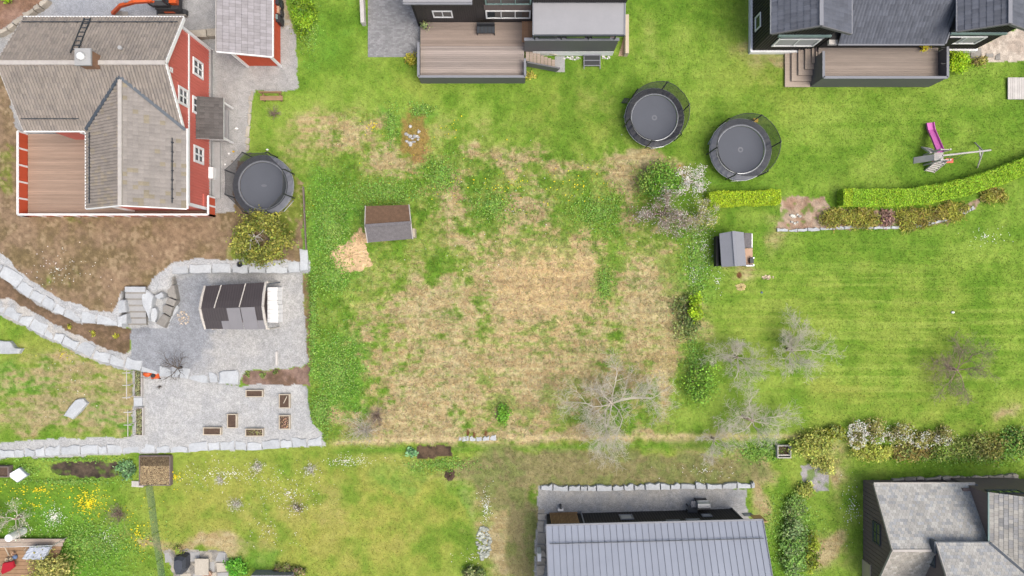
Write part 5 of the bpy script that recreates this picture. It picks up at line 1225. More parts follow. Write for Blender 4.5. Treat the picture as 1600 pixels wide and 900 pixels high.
# ================================================================ excavator and small machines
def excavator():
    root = thing('excavator', 'orange mini excavator with its arm stretched out behind the red house', 'excavator', P(262, 6, 0))
    c = P(258, 0, 1.0)
    for y in (c.y-.75, c.y+.55):
        MB().extr([(-1.0, .12), (-.85, 0), (.95, 0), (1.1, .14), (1.1, .42), (.95, .55), (-.85, .55), (-1.0, .42)], lambda p: (c.x+.1+p[0], y, p[1]), lambda p: (c.x+.1+p[0], y+.32, p[1])).build('track', M['plastic_black'], root)
    MB().box(c.x-.6, c.x+1.0, c.y-.72, c.y+.75, .6, 1.2).build('body', M['plastic_black'], root)
    MB().box(c.x+.55, c.x+1.05, c.y-.45, c.y+.7, 1.2, 1.6).build('engine_cover', M['orange'], root)
    cab = MB().box(c.x-.75, c.x+.5, c.y-.62, c.y+.3, 1.22, 1.5).build('cab', M['plastic_black'], root)
    for x in (c.x-.72, c.x+.47):
        for y in (c.y-.59, c.y+.27): MB().box(x-.04, x+.04, y-.04, y+.04, 1.5, 2.45).build('cab_post', M['plastic_black'], cab)
    MB().box(c.x-.78, c.x+.53, c.y-.65, c.y+.33, 2.45, 2.53).build('cab_roof', M['teal'], cab)
    MB().box(c.x-.7, c.x+.45, c.y-.6, c.y-.58, 1.5, 2.45).build('cab_window', M['glass'], cab)
    b0 = Vector((c.x-.5, c.y+.45, 1.1)); b1 = P(238, 1, 2.4); b2 = P(210, 3, 2.5); b3 = P(188, 9, 1.9); b4 = P(176, 21, .9)
    MB().tube([b0, b1], [.14, .15], 6).build('boom', M['orange'], root)
    MB().beam(b1, b2, .2, .26).build('boom', M['orange'], root); MB().beam(b2, b3, .2, .24).build('boom', M['orange'], root)
    MB().beam(b3, b4, .2, .2).build('stick', M['orange'], root)
    MB().tube([b1+Vector((0, .05, .22)), b2.lerp(b3, .6)+Vector((0, .05, .2))], .05, 6).build('hydraulic_ram', M['steel'], root)
    s = P(190, 22, .5); MB().extr([(-.3, .65), (-.35, .2), (-.1, -.05), (.25, 0), (.35, .15), (-.05, .2), (-.2, .6)], lambda p: (s.x+p[0], s.y-.35, .15+p[1]), lambda p: (s.x+p[0], s.y+.25, .15+p[1])).build('bucket', M['stone_side'], root)
    a, b = P(247, 17, .4), P(290, 24, .4); MB().box(a.x, b.x, b.y, a.y, .05, .4).build('dozer_blade', M['stone_side'], root)
    a, b = P(256, 16, .75), P(272, 19, .75); MB().box(a.x, b.x, b.y, a.y, .4, .75).build('blade_arm', M['orange'], root)
excavator()
def tractor():
    root = thing('garden_tractor', 'small dark ride-on machine parked against the red garage wall', 'tractor', P(433, 22, 0))
    a, b = P(425, 9, .8), P(436, 20, .8); MB().box(a.x, b.x, b.y, a.y, .3, .8).build('cargo_box', M['terracotta'], root)
    a, b = P(425, 20, 1.0), P(439, 36, 1.0); MB().prism([(a.x, a.y), (b.x-.25, a.y), (b.x, b.y+.4), (b.x-.05, b.y), (a.x+.15, b.y+.12)], .3, 1.0, .12).build('body', M['plastic_black'], root)
    c = P(430, 26, 1.05); MB().box(c.x-.16, c.x+.16, c.y-.16, c.y+.16, 1.0, 1.06).build('seat', M['teal'], root)
    for px, py in ((440, 21), (440, 34), (440, 8)):
        w_ = P(px, py, .3); MB().extr([(.28*math.cos(t*math.pi/6), .3+.28*math.sin(t*math.pi/6)) for t in range(12)], lambda p: (w_.x-.1, w_.y+p[0], p[1]), lambda p: (w_.x+.1, w_.y+p[0], p[1])).build('wheel', M['plastic_black'], root)
    c = P(429, -4, 1.0); MB().box(c.x-.25, c.x+.3, c.y-.5, c.y+.5, .3, 1.1).build('cab', M['metal_dark'], root)
tractor()
def mower():
    zg = ZT; root = thing('lawn_mower', 'orange and black lawn mower by the stone row', 'lawn mower', P(236, 585, zg))
    c = P(229, 584, zg+.3); MB().lathe([(.27, .0), (.3, .1), (.28, .25), (.14, .34)], (c.x, c.y, zg+.05), 14, sy=.85).build('grass_box', M['orange'], root, True)
    c = P(240, 587, zg+.3); MB().box(c.x-.2, c.x+.36, c.y-.22, c.y+.2, zg+.08, zg+.28).build('deck', M['orange'], root)
    MB().lathe([(.15, 0), (.16, .1), (.1, .16)], (c.x-.02, c.y, zg+.28), 12).build('engine', M['plastic_black'], root)
    for dx in (-.18, .34):
        for dy in (-.25, .23): MB().extr([(.09*math.cos(t*math.pi/5), .09+.09*math.sin(t*math.pi/5)) for t in range(10)], lambda p: (c.x+dx+p[0], c.y+dy-.03, zg+p[1]), lambda p: (c.x+dx+p[0], c.y+dy+.03, zg+p[1])).build('wheel', M['plastic_black'], root)
    m = MB()
    for dy in (-.18, .18): m.tube([(c.x-.25, c.y+dy, zg+.25), (c.x-.85, c.y+dy+.12, zg+.85)], .016, 5)
    m.tube([(c.x-.85, c.y-.06, zg+.85), (c.x-.85, c.y+.3, zg+.85)], .016, 5); m.build('handle', M['plastic_black'], root)
mower()

# ================================================================ garden furniture and boxes
def bench(label, px, py):
    c = P(px, py, .45); root = thing('garden_bench', label, 'bench', (c.x, c.y, 0))
    for i in range(2): MB().box(c.x-.8, c.x+.8, c.y-.3+i*.16, c.y-.15+i*.16, .41, .45).build('seat_board', M['bench'], root)
    for i in range(2): MB().box(c.x-.8, c.x+.8, c.y+.16+i*.02, c.y+.2+i*.02, .55+i*.17, .68+i*.17).build('back_board', M['bench'], root)
    for dx in (-.6, .6):
        MB().box(c.x+dx-.04, c.x+dx+.04, c.y-.28, c.y+.14, .0, .41).build('leg', M['bench'], root); MB().box(c.x+dx-.04, c.x+dx+.04, c.y+.1, c.y+.16, .41, .85).build('back_post', M['bench'], root)
bench('brown wooden bench at the lawn edge below the red garage', 424, 150)
def beds():
    L = [(397, 615, 27, 11, 'low raised bed of bare soil nearest the mulch bed', 0), (444, 627, 17, 22, 'raised bed with a pale stick lying on its soil', 1), (362, 658, 15, 22, 'upright raised bed of bare soil in the middle of the terrace', 0),
         (444, 660, 17, 22, 'raised bed with straw bits, below the one with the stick', 2), (331, 674, 28, 12, 'leftmost long raised bed on the gravel terrace', 0), (397, 676, 28, 12, 'long raised bed with green seedlings, bottom right', 3)]
    for px, py, w_, h_, lb, t in L:
        z = ZT+.3; a, b = P(px-w_/2, py-h_/2, z), P(px+w_/2, py+h_/2, z); root = thing('raised_bed', lb, 'raised bed', ((a.x+b.x)/2, (a.y+b.y)/2, ZT), 'raised beds on the gravel terrace')
        MB().box(a.x, b.x, a.y-.06, a.y, ZT-.02, z).build('board', M['wood'], root); MB().box(a.x, b.x, b.y, b.y+.06, ZT-.02, z).build('board', M['wood'], root)
        MB().box(a.x, a.x+.06, b.y+.06, a.y-.06, ZT-.02, z).build('board', M['wood'], root); MB().box(b.x-.06, b.x, b.y+.06, a.y-.06, ZT-.02, z).build('board', M['wood'], root)
        MB().box(a.x+.06, b.x-.06, b.y+.06, a.y-.06, ZT, z-.06).build('soil', M['soilbox'], root)
        c = P(px, py, z)
        if t == 1: MB().beam((c.x-.05, c.y-.15, z-.03), (c.x+.2, c.y+.35, z), .05, .04).build('stick', M['wood'], root)
        if t in (2, 3):
            g = np.random.default_rng(t); n = 60; pt = np.stack([g.uniform(a.x+.1, b.x-.1, n), g.uniform(b.y+.1, a.y-.1, n), np.full(n, z-.04)], 1)
            v, f, cc = leafquads(pt, .05, jitcols(n, (196, 160, 130) if t == 2 else (150, 150, 100), .2, t), .8, t); mk('seedlings', v, f, M['leaf'], root, False, cc)
beds()
def trellis(label, px0, py0, px1, py1):
    z = ZT; a, b = P(px0, py0, z+.3), P(px1, py1, z+.3); root = thing('planter_box', label, 'planter', ((a.x+b.x)/2, (a.y+b.y)/2, z), 'trellis planters at the terrace edge')
    for x0, x1, y0, y1 in ((a.x, b.x, a.y-.05, a.y), (a.x, b.x, b.y, b.y+.05), (a.x, a.x+.05, b.y+.05, a.y-.05), (b.x-.05, b.x, b.y+.05, a.y-.05)): MB().box(x0, x1, y0, y1, z-.02, z+.3).build('board', M['woodgrey'], root)
    MB().box(a.x+.05, b.x-.05, b.y+.05, a.y-.05, z, z+.22).build('soil', M['soilbox'], root)
    for i in range(3): y = b.y+.12+(a.y-b.y-.24)*i/2; MB().beam((a.x+.1, y, z+1.45), (a.x+.1, y, z), .05, .05).build('trellis_post', M['woodgrey'], root)
    for i in range(3): y = b.y+.12+(a.y-b.y-.24)*i/2; MB().beam((a.x-.15, y, z+1.47), (a.x+.4, y, z+1.47), .05, .05).build('trellis_arm', M['woodgrey'], root)
    MB().beam((a.x+.1, b.y, z+1.4), (a.x+.1, a.y, z+1.4), .04, .04).build('trellis_rail', M['woodgrey'], root)
    g = np.random.default_rng(int(py0)); n = 420; pt = np.stack([g.uniform(a.x+.1, b.x-.1, n), g.uniform(b.y+.1, a.y-.1, n), g.uniform(z+.22, z+.32, n)], 1)
    v, f, cc = leafquads(pt, .06, jitcols(n, (150, 154, 112), .25, 4), .6, 4); mk('plants', v, f, M['leaf'], root, False, cc)
trellis('wooden trellis planter touching the stone row, upper of two', 209, 577, 221, 620); trellis('wooden trellis planter at the lower end of the patchy lawn', 211, 637, 223, 681)
a, b = P(209, 621, ZT+.1), P(222, 635, ZT+.1); MB().box(a.x, b.x, b.y, a.y, ZT-.02, ZT+.1).build('paving_slab', M['stone'], label='grey slab between the two trellis planters', cat='paving')
a = P(432, 560, ZC+.1); MB().box(a.x-.07, a.x+.07, a.y-.5, a.y+.5, ZC, ZC+.12).build('plank', M['woodgrey'], label='short grey timber lying on the courtyard gravel', cat='plank')
c = P(376, 413, .1); MB().lathe([(.12, 0), (.19, .3), (.21, .3), (.15, .28), (.1, .05)], (c.x, c.y, 0), 14).build('bucket', M['plastic_black'], label='black bucket on the path by the golden tree', cat='bucket')
def crate_box(name, label, px0, py0, px1, py1, z0, h, mt, cat, slats=0):
    a, b = P(px0, py0, z0+h), P(px1, py1, z0+h); root = thing(name, label, cat, ((a.x+b.x)/2, (a.y+b.y)/2, z0))
    t = .06
    for x0, x1, y0, y1 in ((a.x, b.x, a.y-t, a.y), (a.x, b.x, b.y, b.y+t), (a.x, a.x+t, b.y+t, a.y-t), (b.x-t, b.x, b.y+t, a.y-t)): MB().box(x0, x1, y0, y1, z0-.02, z0+h).build('side_board', M[mt], root)
    return root, a, b
root, a, b = crate_box('compost_bin', 'brown compost bin filled with dry straw below the stone wall', 217, 712, 266, 759, ZL, .4, 'brown', 'compost bin')
g = np.random.default_rng(5); n = 5200; pt = np.stack([g.uniform(a.x+.08, b.x-.08, n), g.uniform(b.y+.08, a.y-.08, n), ZL+.32+.1*g.random(n)], 1)
v, f, cc = leafquads(pt, .05, lin(np.where((pt[:, 1:2] > a.y-.75), [[160, 142, 112]], [[236, 210, 166]])*g.uniform(.8, 1.15, (n, 1))), .7, 5, .25); mk('straw', v, f, M['leaf'], root, False, cc)
MB().box(a.x+.06, b.x-.06, b.y+.06, a.y-.06, ZL, ZL+.31).build('fill', M['mound'] if False else M['soilbox'], root)
root, a, b = crate_box('wooden_stool', 'open square wooden crate stool by the yellow bush', 1215, 696, 1236.5, 716, ZL, .5, 'woodgrey', 'crate')
MB().box(a.x+.06, b.x-.06, b.y+.06, a.y-.06, ZL, ZL+.12).build('bottom', M['soilbox'], root); MB().box(a.x, b.x, b.y+.2, b.y+.27, ZL+.5, ZL+.54).build('slat', M['woodgrey'], root)
root, a, b = crate_box('planter_box', 'brown planter box at the left frame edge', -14, 729, 13, 746, ZL, .5, 'brown', 'planter')
MB().box(a.x+.06, b.x-.06, b.y+.06, a.y-.06, ZL, ZL+.4).build('soil', M['soilbox'], root)
r_ = thing('white_tray', 'white tilted tray standing by the vegetable bed', 'tray', P(27, 742, ZL)); p = [P(x, y, ZL+.35) for x, y in ((11, 742), (27, 754), (43, 743), (30, 731))]
m = MB(); m.slab(p, .3); m.build('tray', M['tarp'], r_); m = MB(); m.slab([Vector((q.x*.92+r_.location.x*.08, q.y*.92+r_.location.y*.08, q.z+.012)) for q in p], .01); m.build('tray_floor', M['white'], r_)
r_ = thing('wooden_steps', 'small weathered wooden steps beside the compost bin', 'steps', P(216, 756, ZL))
for i in range(5): a, b = P(205+i*4, 752, ZL+.15), P(208.4+i*4, 761, ZL+.15); MB().box(a.x, b.x, b.y, a.y, ZL, ZL+.1+.03*i).build('tread', M['woodgrey'], r_)
fn = thing('garden_fence', 'green wire net fence between the two lower lawns', 'fence', P(246, 820, ZL))
pl = [P(238, 755, ZL), P(243, 790, ZL), P(248, 830, ZL), P(255, 870, ZL), P(259, 905, ZL), P(262, 940, ZL)]
for i, p in enumerate(pl): MB().tube([p, p+Vector((0, 0, 1.0))], .025, 6).build('post', M['core'], fn)
for p, q in zip(pl[:-1], pl[1:]): MB().hexa([p, q, q+Vector((.01, 0, 0)), p+Vector((.01, 0, 0)), p+Vector((0, 0, .95)), q+Vector((0, 0, .95)), q+Vector((.01, 0, .95)), p+Vector((.01, 0, .95))]).build('net', M['trans_green'], fn)
# low weathered boards edging the yard against the meadow
ed = thing('timber_edging', 'low dark timber edging between the trampoline lawn and the weeds', 'edging', P(477, 340, 0))
for i in range(6): a, b = P(474+i*.8, 292+i*16.5, .1), P(475+i*.8, 292+(i+1)*16.5-.8, .1); MB().beam(a, b, .07, .28).build('board', M['brown'], ed)
# wooden lawn platform on the right
pf = thing('wooden_platform', 'pale boarded platform on the lawn at the right edge', 'platform', P(1595, 137, 0)); a, b = P(1575, 121, .2), P(1625, 155, .2)
for i in range(14): x = a.x+(b.x-a.x)*i/14; MB().box(x+.006, x+(b.x-a.x)/14-.006, b.y, a.y, .12, .2).build('board', M['woodgrey'], pf)
MB().box(a.x+.1, b.x-.1, b.y+.1, a.y-.1, 0, .118).build('base', M['brown'], pf)
# bench and pot on the black house deck
a, b = P(745, 34, 1.3), P(773, 51, 1.3); bs = thing('outdoor_sofa', 'black outdoor bench against the black house wall', 'bench', ((a.x+b.x)/2, b.y, .8))
MB().box(a.x, b.x, b.y, a.y-.3, 1.15, 1.25).build('seat', M['plastic_black'], bs); MB().box(a.x, b.x, a.y-.29, a.y-.2, .82, 1.7).build('backrest', M['plastic_black'], bs)
for x in (a.x, b.x-.07): MB().box(x, x+.07, b.y, a.y-.3, .82, 1.15).build('leg', M['plastic_black'], bs)
for i in range(5): x = a.x+.1+i*(b.x-a.x-.2)/4; MB().box(x-.08, x+.08, b.y+.02, a.y-.32, 1.252, 1.27).build('slat', M['metal_dark'], bs)
def potplant(label, px, py, z, rad, base, seed, pot='plastic_black', leaf=.06):
    c = P(px, py, z+.35); root = thing('potted_plant', label, 'plant', (c.x, c.y, z)); MB().lathe([(rad*.6, 0), (rad*.8, .3), (rad*.7, .3), (rad*.5, .25)], (c.x, c.y, z), 12).build('pot', M[pot], root)
    g = np.random.default_rng(seed); n = 130; pt = np.array([c.x, c.y, z+.4])+g.normal(0, 1, (n, 3))*[rad*.6, rad*.6, .09]; v, f, cc = leafquads(pt, leaf, jitcols(n, base, .25, seed), .5, seed); mk('foliage', v, f, M['leaf'], root, False, cc)
potplant('green potted plant at the corner of the black house deck', 663, 39, .82, .3, (150, 164, 110), 1)
potplant('yellow flowering pot on the deck of the dark house', 1446, 72, 1.2, .3, (226, 204, 40), 2)
potplant('potted green plant above the covered grill', 277, 861, ZL, .35, (150, 170, 70), 3, 'terracotta')
# things by the metal roofed house
def grill(label, px, py, z):
    c = P(px, py, z+.9); root = thing('barbecue_grill', label, 'grill', (c.x, c.y, z))
    MB().extr([(-.28, .75), (-.3, .95), (-.15, 1.15), (.15, 1.15), (.3, .95), (.28, .75)], lambda p: (c.x-.55, c.y+p[0], z+p[1]), lambda p: (c.x+.35, c.y+p[0], z+p[1])).build('lid', M['steel'], root)
    MB().box(c.x-.95, c.x-.57, c.y-.2, c.y+.25, z+.8, z+.84).build('side_shelf', M['padlight'], root); MB().box(c.x-.5, c.x+.3, c.y-.24, c.y+.24, z+.1, z+.74).build('cabinet', M['plastic_black'], root)
    for dx in (-.5, .3):
        for dy in (-.22, .22): MB().box(c.x+dx-.03, c.x+dx+.03, c.y+dy-.03, c.y+dy+.03, z, z+.1).build('leg', M['plastic_black'], root)
    MB().tube([(c.x-.45, c.y+.33, z+.98), (c.x+.25, c.y+.33, z+.98)], .02, 6).build('handle', M['steel'], root)
grill('steel lidded grill by the black wall of the metal roofed house', 1101, 789, ZL)
a, b = P(1075, 791, ZL+.7), P(1090, 801, ZL+.7); r_ = thing('side_table', 'dark small side table next to the steel grill', 'table', ((a.x+b.x)/2, (a.y+b.y)/2, ZL))
MB().box(a.x, b.x, b.y, a.y, ZL+.65, ZL+.7).build('table_top', M['metal_dark'], r_)
for x in (a.x+.04, b.x-.04):
    for y in (a.y-.04, b.y+.04): MB().box(x-.03, x+.03, y-.03, y+.03, ZL, ZL+.65).build('leg', M['metal_dark'], r_)
c = P(876, 796, ZL+.3); r_ = thing('boot_scraper', 'small white box with a black tool by the slatted screen', 'box', (c.x, c.y, ZL)); MB().box(c.x-.2, c.x+.2, c.y-.12, c.y+.06, ZL, ZL+.3).build('box', M['white'], r_); MB().box(c.x-.06, c.x+.06, c.y+.08, c.y+.32, ZL, ZL+.5).build('tool', M['plastic_black'], r_)

# bottom left deck corner with its furniture
dk = thing('garden_deck', 'brown wooden deck corner with furniture at the bottom left', 'deck', P(40, 870, ZL)); z = ZL+.35
for i in range(14):
    a, b = P(-40, 842+i*6, z), P(100-i*2.2, 842+(i+1)*6-.4, z); MB().box(a.x, b.x, b.y, a.y, z-.05, z+.002*(i % 2)).build('board', M['deck_grey' if i < 2 else 'brown'] if i < 2 else M['bench'], dk)
a, b = P(-40, 842, z), P(86, 925, z); MB().box(a.x, b.x-.6, b.y, a.y-.1, ZL, z-.06).build('base', M['brown'], dk)
z = ZL+.352; zt = z+.72
tp = [P(x, y, zt) for x, y in ((34, 874), (68, 874), (78, 855), (46, 855))]
tb = thing('covered_table', 'garden table under a crumpled grey tarpaulin on the deck', 'table', P(55, 868, z)); m = MB(); rr = random.Random(2); N = 12; gr = [[m.vert(tp[0].lerp(tp[1], i/N).lerp(tp[3].lerp(tp[2], i/N), j/N)+Vector((rr.uniform(-.02, .02), rr.uniform(-.02, .02), rr.uniform(-.03, .05)))) for j in range(N+1)] for i in range(N+1)]
for i in range(N):
    for j in range(N): m.f.append([gr[i][j], gr[i+1][j], gr[i+1][j+1], gr[i][j+1]])
edge = [gr[i][0] for i in range(N+1)]+[gr[N][j] for j in range(1, N+1)]+[gr[i][N] for i in range(N-1, -1, -1)]+[gr[0][j] for j in range(N-1, 0, -1)]
low = [m.vert(Vector(m.v[k])-Vector((rr.uniform(-.04, .04), rr.uniform(-.04, .04), rr.uniform(.2, .45)))) for k in edge]
for i in range(len(edge)): m.f.append([edge[i], low[i], low[(i+1) % len(edge)], edge[(i+1) % len(edge)]])
m.build('tarpaulin', M['tarp'], tb)
for q in tp: p = q.lerp(sum(tp, Vector())/4, .12); MB().tube([(p.x, p.y, z), (p.x, p.y, zt-.06)], .035, 6).build('leg', M['steel'], tb)
c = P(37, 829, ZL); MB().lathe([(.27, 0), (.27, 1.5), (.25, 1.55), (.02, 1.57)], (c.x, c.y, ZL), 20).build('white_barrel', M['white'], None, False, label='tall white barrel standing behind the deck corner', cat='barrel')
c = P(11, 889, z+.5); r_ = thing('lounge_chair', 'crimson cushioned chair on the brown deck', 'chair', (c.x, c.y, z))
MB().prism([tuple(P(x, y, z+.5))[:2] for x, y in ((4, 880), (20, 877), (23, 886), (14, 893), (3, 898), (1, 894))], z+.38, z+.5, .06).build('cushion', M['crimson'], r_)
for x, y in ((5, 882), (19, 880), (17, 889), (5, 894)): p = P(x, y, z); MB().tube([(p.x, p.y, z), (p.x, p.y, z+.38)], .025, 6).build('leg', M['woodgrey'], r_)
for px, py, mt_, lb in ((20, 866, 'terracotta', 'orange pot nearest the covered table'), (17, 874, 'cream', 'cream pot next to the blue bundle'), (10, 875, 'cream', 'cream pot at the left above the crimson cushion')):
    c = P(px, py, z+.3); MB().lathe([(.08, 0), (.12, .3), (.13, .3), (.1, .27), (.07, .1)], (c.x, c.y, z), 12).build('flower_pot', M[mt_], None, label=lb, cat='pot')
c = P(22, 871, z+.2); MB().lathe([(.14, 0), (.18, .1), (.14, .2), (.04, .24)], (c.x, c.y, z), 10).build('cloth_bundle', M['blue'], None, True, label='blue bundle between the flower pots on the deck', cat='bundle')
c = P(11, 861, z+.03); MB().beam(P(8, 856, z+.5), P(14, 868, z+.1), .06, .04).build('broom', M['wood'], None, label='wooden broom handle leaning above the pots on the deck', cat='broom')
MB().tube([P(-30, 855, ZL+1.6), P(20, 854.5, ZL+1.57), P(82, 852.5, ZL+1.6)], .018, 5).build('washing_line', M['white'], None, label='white washing line stretched over the deck', cat='line')
p = P(82, 852.5, ZL+1.6); MB().tube([(p.x, p.y, ZL), (p.x, p.y, ZL+1.65)], .035, 6).build('line_post', M['woodgrey'], None, label='grey post at the end of the washing line', cat='post')
# flagstone patio at the bottom
rr = random.Random(8); pv = SURFOBJ['flagstone_patio15']
for i in range(5):
    for j in range(3):
        x, y = 258+i*19+rr.uniform(-2, 2)+j*2, 862+j*17+rr.uniform(-2, 2); o = [(x, y), (x+17, y+rr.uniform(-1, 1)), (x+17.5, y+15), (x+1, y+15.5)]
        if x > 340: continue
        w_ = [tuple(P(a, b, ZL+.03))[:2] for a, b in o]; rock_mesh(MB(), w_, ZL-.06, ZL+.03+rr.uniform(0, .015), rr, .06).build('flagstone', M['stone_beige' if (i+j) % 2 else 'concrete'], pv)
c = P(281, 880, ZL+.9); r_ = thing('covered_grill', 'grill under a dark grey cover on the flagstones', 'grill', (c.x, c.y, ZL)); w_ = [tuple(P(x, y, ZL+.8))[:2] for x, y in ((271, 871), (280, 868), (290, 871), (290, 890), (284, 899), (274, 899), (270, 888))]
MB().prism(w_, ZL+.06, ZL+.75, .06).build('cover', M['bbq'], r_); MB().prism([(c.x+(x-c.x)*.9, c.y+(y-c.y)*.9) for x, y in w_], ZL+.751, ZL+1.0, .3).build('cover_top', M['bbq'], r_)
c = P(315, 886, ZL+.45); r_ = thing('stone_table', 'pale square stone table on the flagstones', 'table', (c.x, c.y, ZL)); MB().box(c.x-.5, c.x+.5, c.y-.6, c.y+.6, ZL+.38, ZL+.46).build('table_top', M['stone_beige'], r_)
for dx in (-.35, .35): MB().box(c.x+dx-.08, c.x+dx+.08, c.y-.4, c.y+.4, ZL+.03, ZL+.38).build('leg', M['stone_side'], r_)
c = P(324, 899, ZL+.4); MB().lathe([(.22, 0), (.3, .35), (.33, .4), (.26, .4), (.2, .1)], (c.x, c.y, ZL+.04), 16).build('flower_pot', M['terracotta'], None, label='round terracotta pot below the stone table', cat='pot')
a, b = P(392, 899, ZL+1), P(455, 897.6, ZL+1); MB().box(a.x, b.x, b.y-1.5, a.y, ZL, ZL+1.0).build('cold_frame', M['capgrey'], None, label='pale topped box edge at the bottom below the hedge bed', cat='box')
a, b = P(-20, -10, 0), P(20, 2, 0)
# small things lying in the grass
for px, py, mt_, lb, s in ((418, 234, 'white', 'small white toy on the grass above the trampoline', .1), (358, 240, 'white', 'white stone on the gravel by the house steps', .09), (365, 237, 'yellow', 'yellow toy on the gravel by the house steps', .09), (352, 257, 'white', 'white stone nearest the trampoline net', .08), (363, 252, 'stone_side', 'grey stone between the toys on the gravel', .09), (391, 240, 'bark_brown', 'brown stone at the grass edge above the trampoline', .09), (370, 201, 'white', 'white toy on the gravel below the porch', .13), (1190, 457, 'blue', 'pale blue toy on the big lawn', .09), (1488, 488, 'white', 'white toy lying alone on the big mown lawn', .13), (1062, 259, 'yellow', 'yellow stick end by the leafy green bush', .07)):
    c = G(px, py); rr = random.Random(px); m = MB(); m.lathe([(s*.7, -.01), (s, s*.35), (s*.8, s*.9), (s*.3, s*1.15)], c, 9, sy=rr.uniform(.6, .9)); m.build('toy' if 'toy' in lb else ('stick' if 'stick' in lb else 'stone'), M[mt_], None, False, label=lb, cat='toy' if 'toy' in lb else 'stone' if 'stone' in lb else 'stick')

# ================================================================ trees, shrubs and hedges
bare_tree('bare_tree', 'wide bare grey apple tree on the straw meadow', 953, 627, 2.9, 3.2, 3, 'bark', 8, (2, 3, 3), .1, .15, ratio=.52)
bare_tree('bare_tree', 'pale bare tree nearest the leafy green shrub', 1146, 556, 1.85, 3.0, 6, 'bark', 7, (2, 3, 3), .15, .1, ratio=.52)
bare_tree('bare_tree', 'pale bare tree standing out on the big lawn', 1230, 546, 1.85, 3.0, 8, 'bark', 6, (2, 3, 3), .15, .1, ratio=.55)
bare_tree('bare_tree', 'mauve twigged bare tree alone on the big mown lawn', 1485, 576, 1.9, 2.6, 9, 'bark_brown', 7, (2, 3, 2), .1, .09, ratio=.52)
bare_tree('bare_tree', 'low bare tree spreading at the bottom edge of the big lawn', 1160, 650, 2.2, 2.6, 12, 'bark', 7, (2, 3, 2), .1, .11, lean=(.5, -.2), ratio=.52)
bare_tree('bare_tree', 'small bare tree overhanging the lower grass bank', 1112, 684, 1.4, 2.2, 14, 'bark', 7, (2, 3, 2), .15, .08)
bare_tree('dark_tree', 'small knotty dark tree by the rock row in the courtyard', 283, 574, 1.15, 1.8, 22, 'bark_dark', 6, (2, 1), .1, .09, top=2)
bare_tree('cherry_tree', 'white blossoming cherry tree beside the meadow', 1034, 334, 1.75, 3.2, 24, 'bark_brown', 8, (2, 3, 2), .2, .12, blossom=(1700, .045, (208, 200, 190), .1, .14, (176, 162, 146)))
bare_tree('blossom_tree', 'small blossoming tree between cherry tree and short hedge', 1095, 340, 1.0, 2.4, 25, 'bark', 5, (2, 2, 2), .2, .06, blossom=(260, .05, (232, 226, 212), .1, .1, (214, 210, 160)), leaves=(900, .05, (176, 178, 92), .2, .13, (140, 160, 60)))
bare_tree('blossom_tree', 'thin white flowering tree right of the leafy green bush', 1078, 285, .95, 2.2, 27, 'bark', 4, (2, 1, 1), .2, .05, blossom=(700, .05, (236, 228, 226), .1, .12, None))
bare_tree('bare_tree', 'pale bare tree in the flowery garden behind the white barrel', 34, 806, 1.6, 2.4, 31, 'bark', 5, (2, 2, 1), .15, .09, blossom=(160, .05, (232, 228, 210), .1, .1, None))
bare_tree('bare_tree', 'pale bare tree at the left edge of the flowery garden', -4, 812, 1.4, 2.4, 33, 'bark', 6, (2, 2, 1), .15, .08, leaves=(300, .05, (176, 176, 110), .2, .12, None))
shrub('green_bush', 'leafy green bush above the blossoming cherry tree', 1026, 284, 34, 26, 1.6, (112, 158, 56), (134, 158, 70), 3000, .08, .2, 3, clumps=50)
shrub('green_bush', 'bright green shrub between meadow and pale bare trees', 1094, 598, 28, 46, 1.4, (140, 182, 66), (122, 164, 60), 1500, .08, .2, 5, clumps=34)
shrub('yellow_green_bush', 'small yellow green bush at the right edge of the meadow', 1084, 480, 13, 22, 1.3, (164, 196, 44), (144, 180, 40), 1000, .085, .15, 7, clumps=14)
shrub('green_bush', 'small round green shrub on the lower meadow', 787, 645, 15, 14, .8, (120, 170, 56), None, 500, .08, .2, 9, clumps=14)
shrub('low_bush', 'greyish low thicket left of the yellow green bush', 1068, 500, 22, 50, .8, (134, 142, 84), (110, 130, 70), 1100, .09, .2, 11, clumps=30)
shrub('golden_tree', 'golden green conifer bush with bare branches in its open middle', 417, 374, 55, 49, 1.9, (152, 154, 72), (116, 130, 56), 7000, .085, .24, 13, cat='tree', clumps=150, hollow=.5, flat=.3, sharp=.055)
bt = bare_tree('bare_shrub', 'pale branches rising from the middle of the golden bush', 405, 371, .95, 3.4, 15, 'woodgrey', 9, (1, 1), .0, .075, cat='shrub', top=1)
twig_shrub('twig_bush', 'pale leafless bush near the gravel terrace corner', 571, 672, 1.5, 1.2, 'bark', 70, 1)
twig_shrub('twig_bush', 'greyish brown leafless bush behind the pale one', 590, 648, 1.3, 1.0, 'bark_brown', 46, 2)
twig_shrub('twig_bush', 'brown leafless shrub by the bench on the lawn', 428, 178, .7, .7, 'bark_brown', 34, 3)
twig_shrub('twig_bush', 'brown leafless shrub among the dandelions', 187, 802, 1.0, .9, 'bark_brown', 60, 4)
for i, (px, py, r, lb) in enumerate(((405, 729, .7, 'white flowering shrub just below the granite wall, left'), (487, 733, .7, 'pale spiky shrub below the granite wall, right'), (371, 787, .7, 'pale twiggy shrub in the middle of the lower lawn'), (468, 794, .85, 'brown white flowering shrub right on the lower lawn'), (345, 750, .4, 'smallest twiggy shrub on the lower lawn'))):
    twig_shrub('flowering_shrub', lb, px, py, r, .8, 'bark' if i != 3 else 'bark_brown', 30, 40+i, flowers=(90, .045, (226, 226, 214)))
shrub('pale_bush', 'big pale yellow green bush over the deck corner', 92, 884, 46, 34, 1.6, (184, 180, 104), (150, 156, 76), 3600, .08, .18, 17, clumps=60)
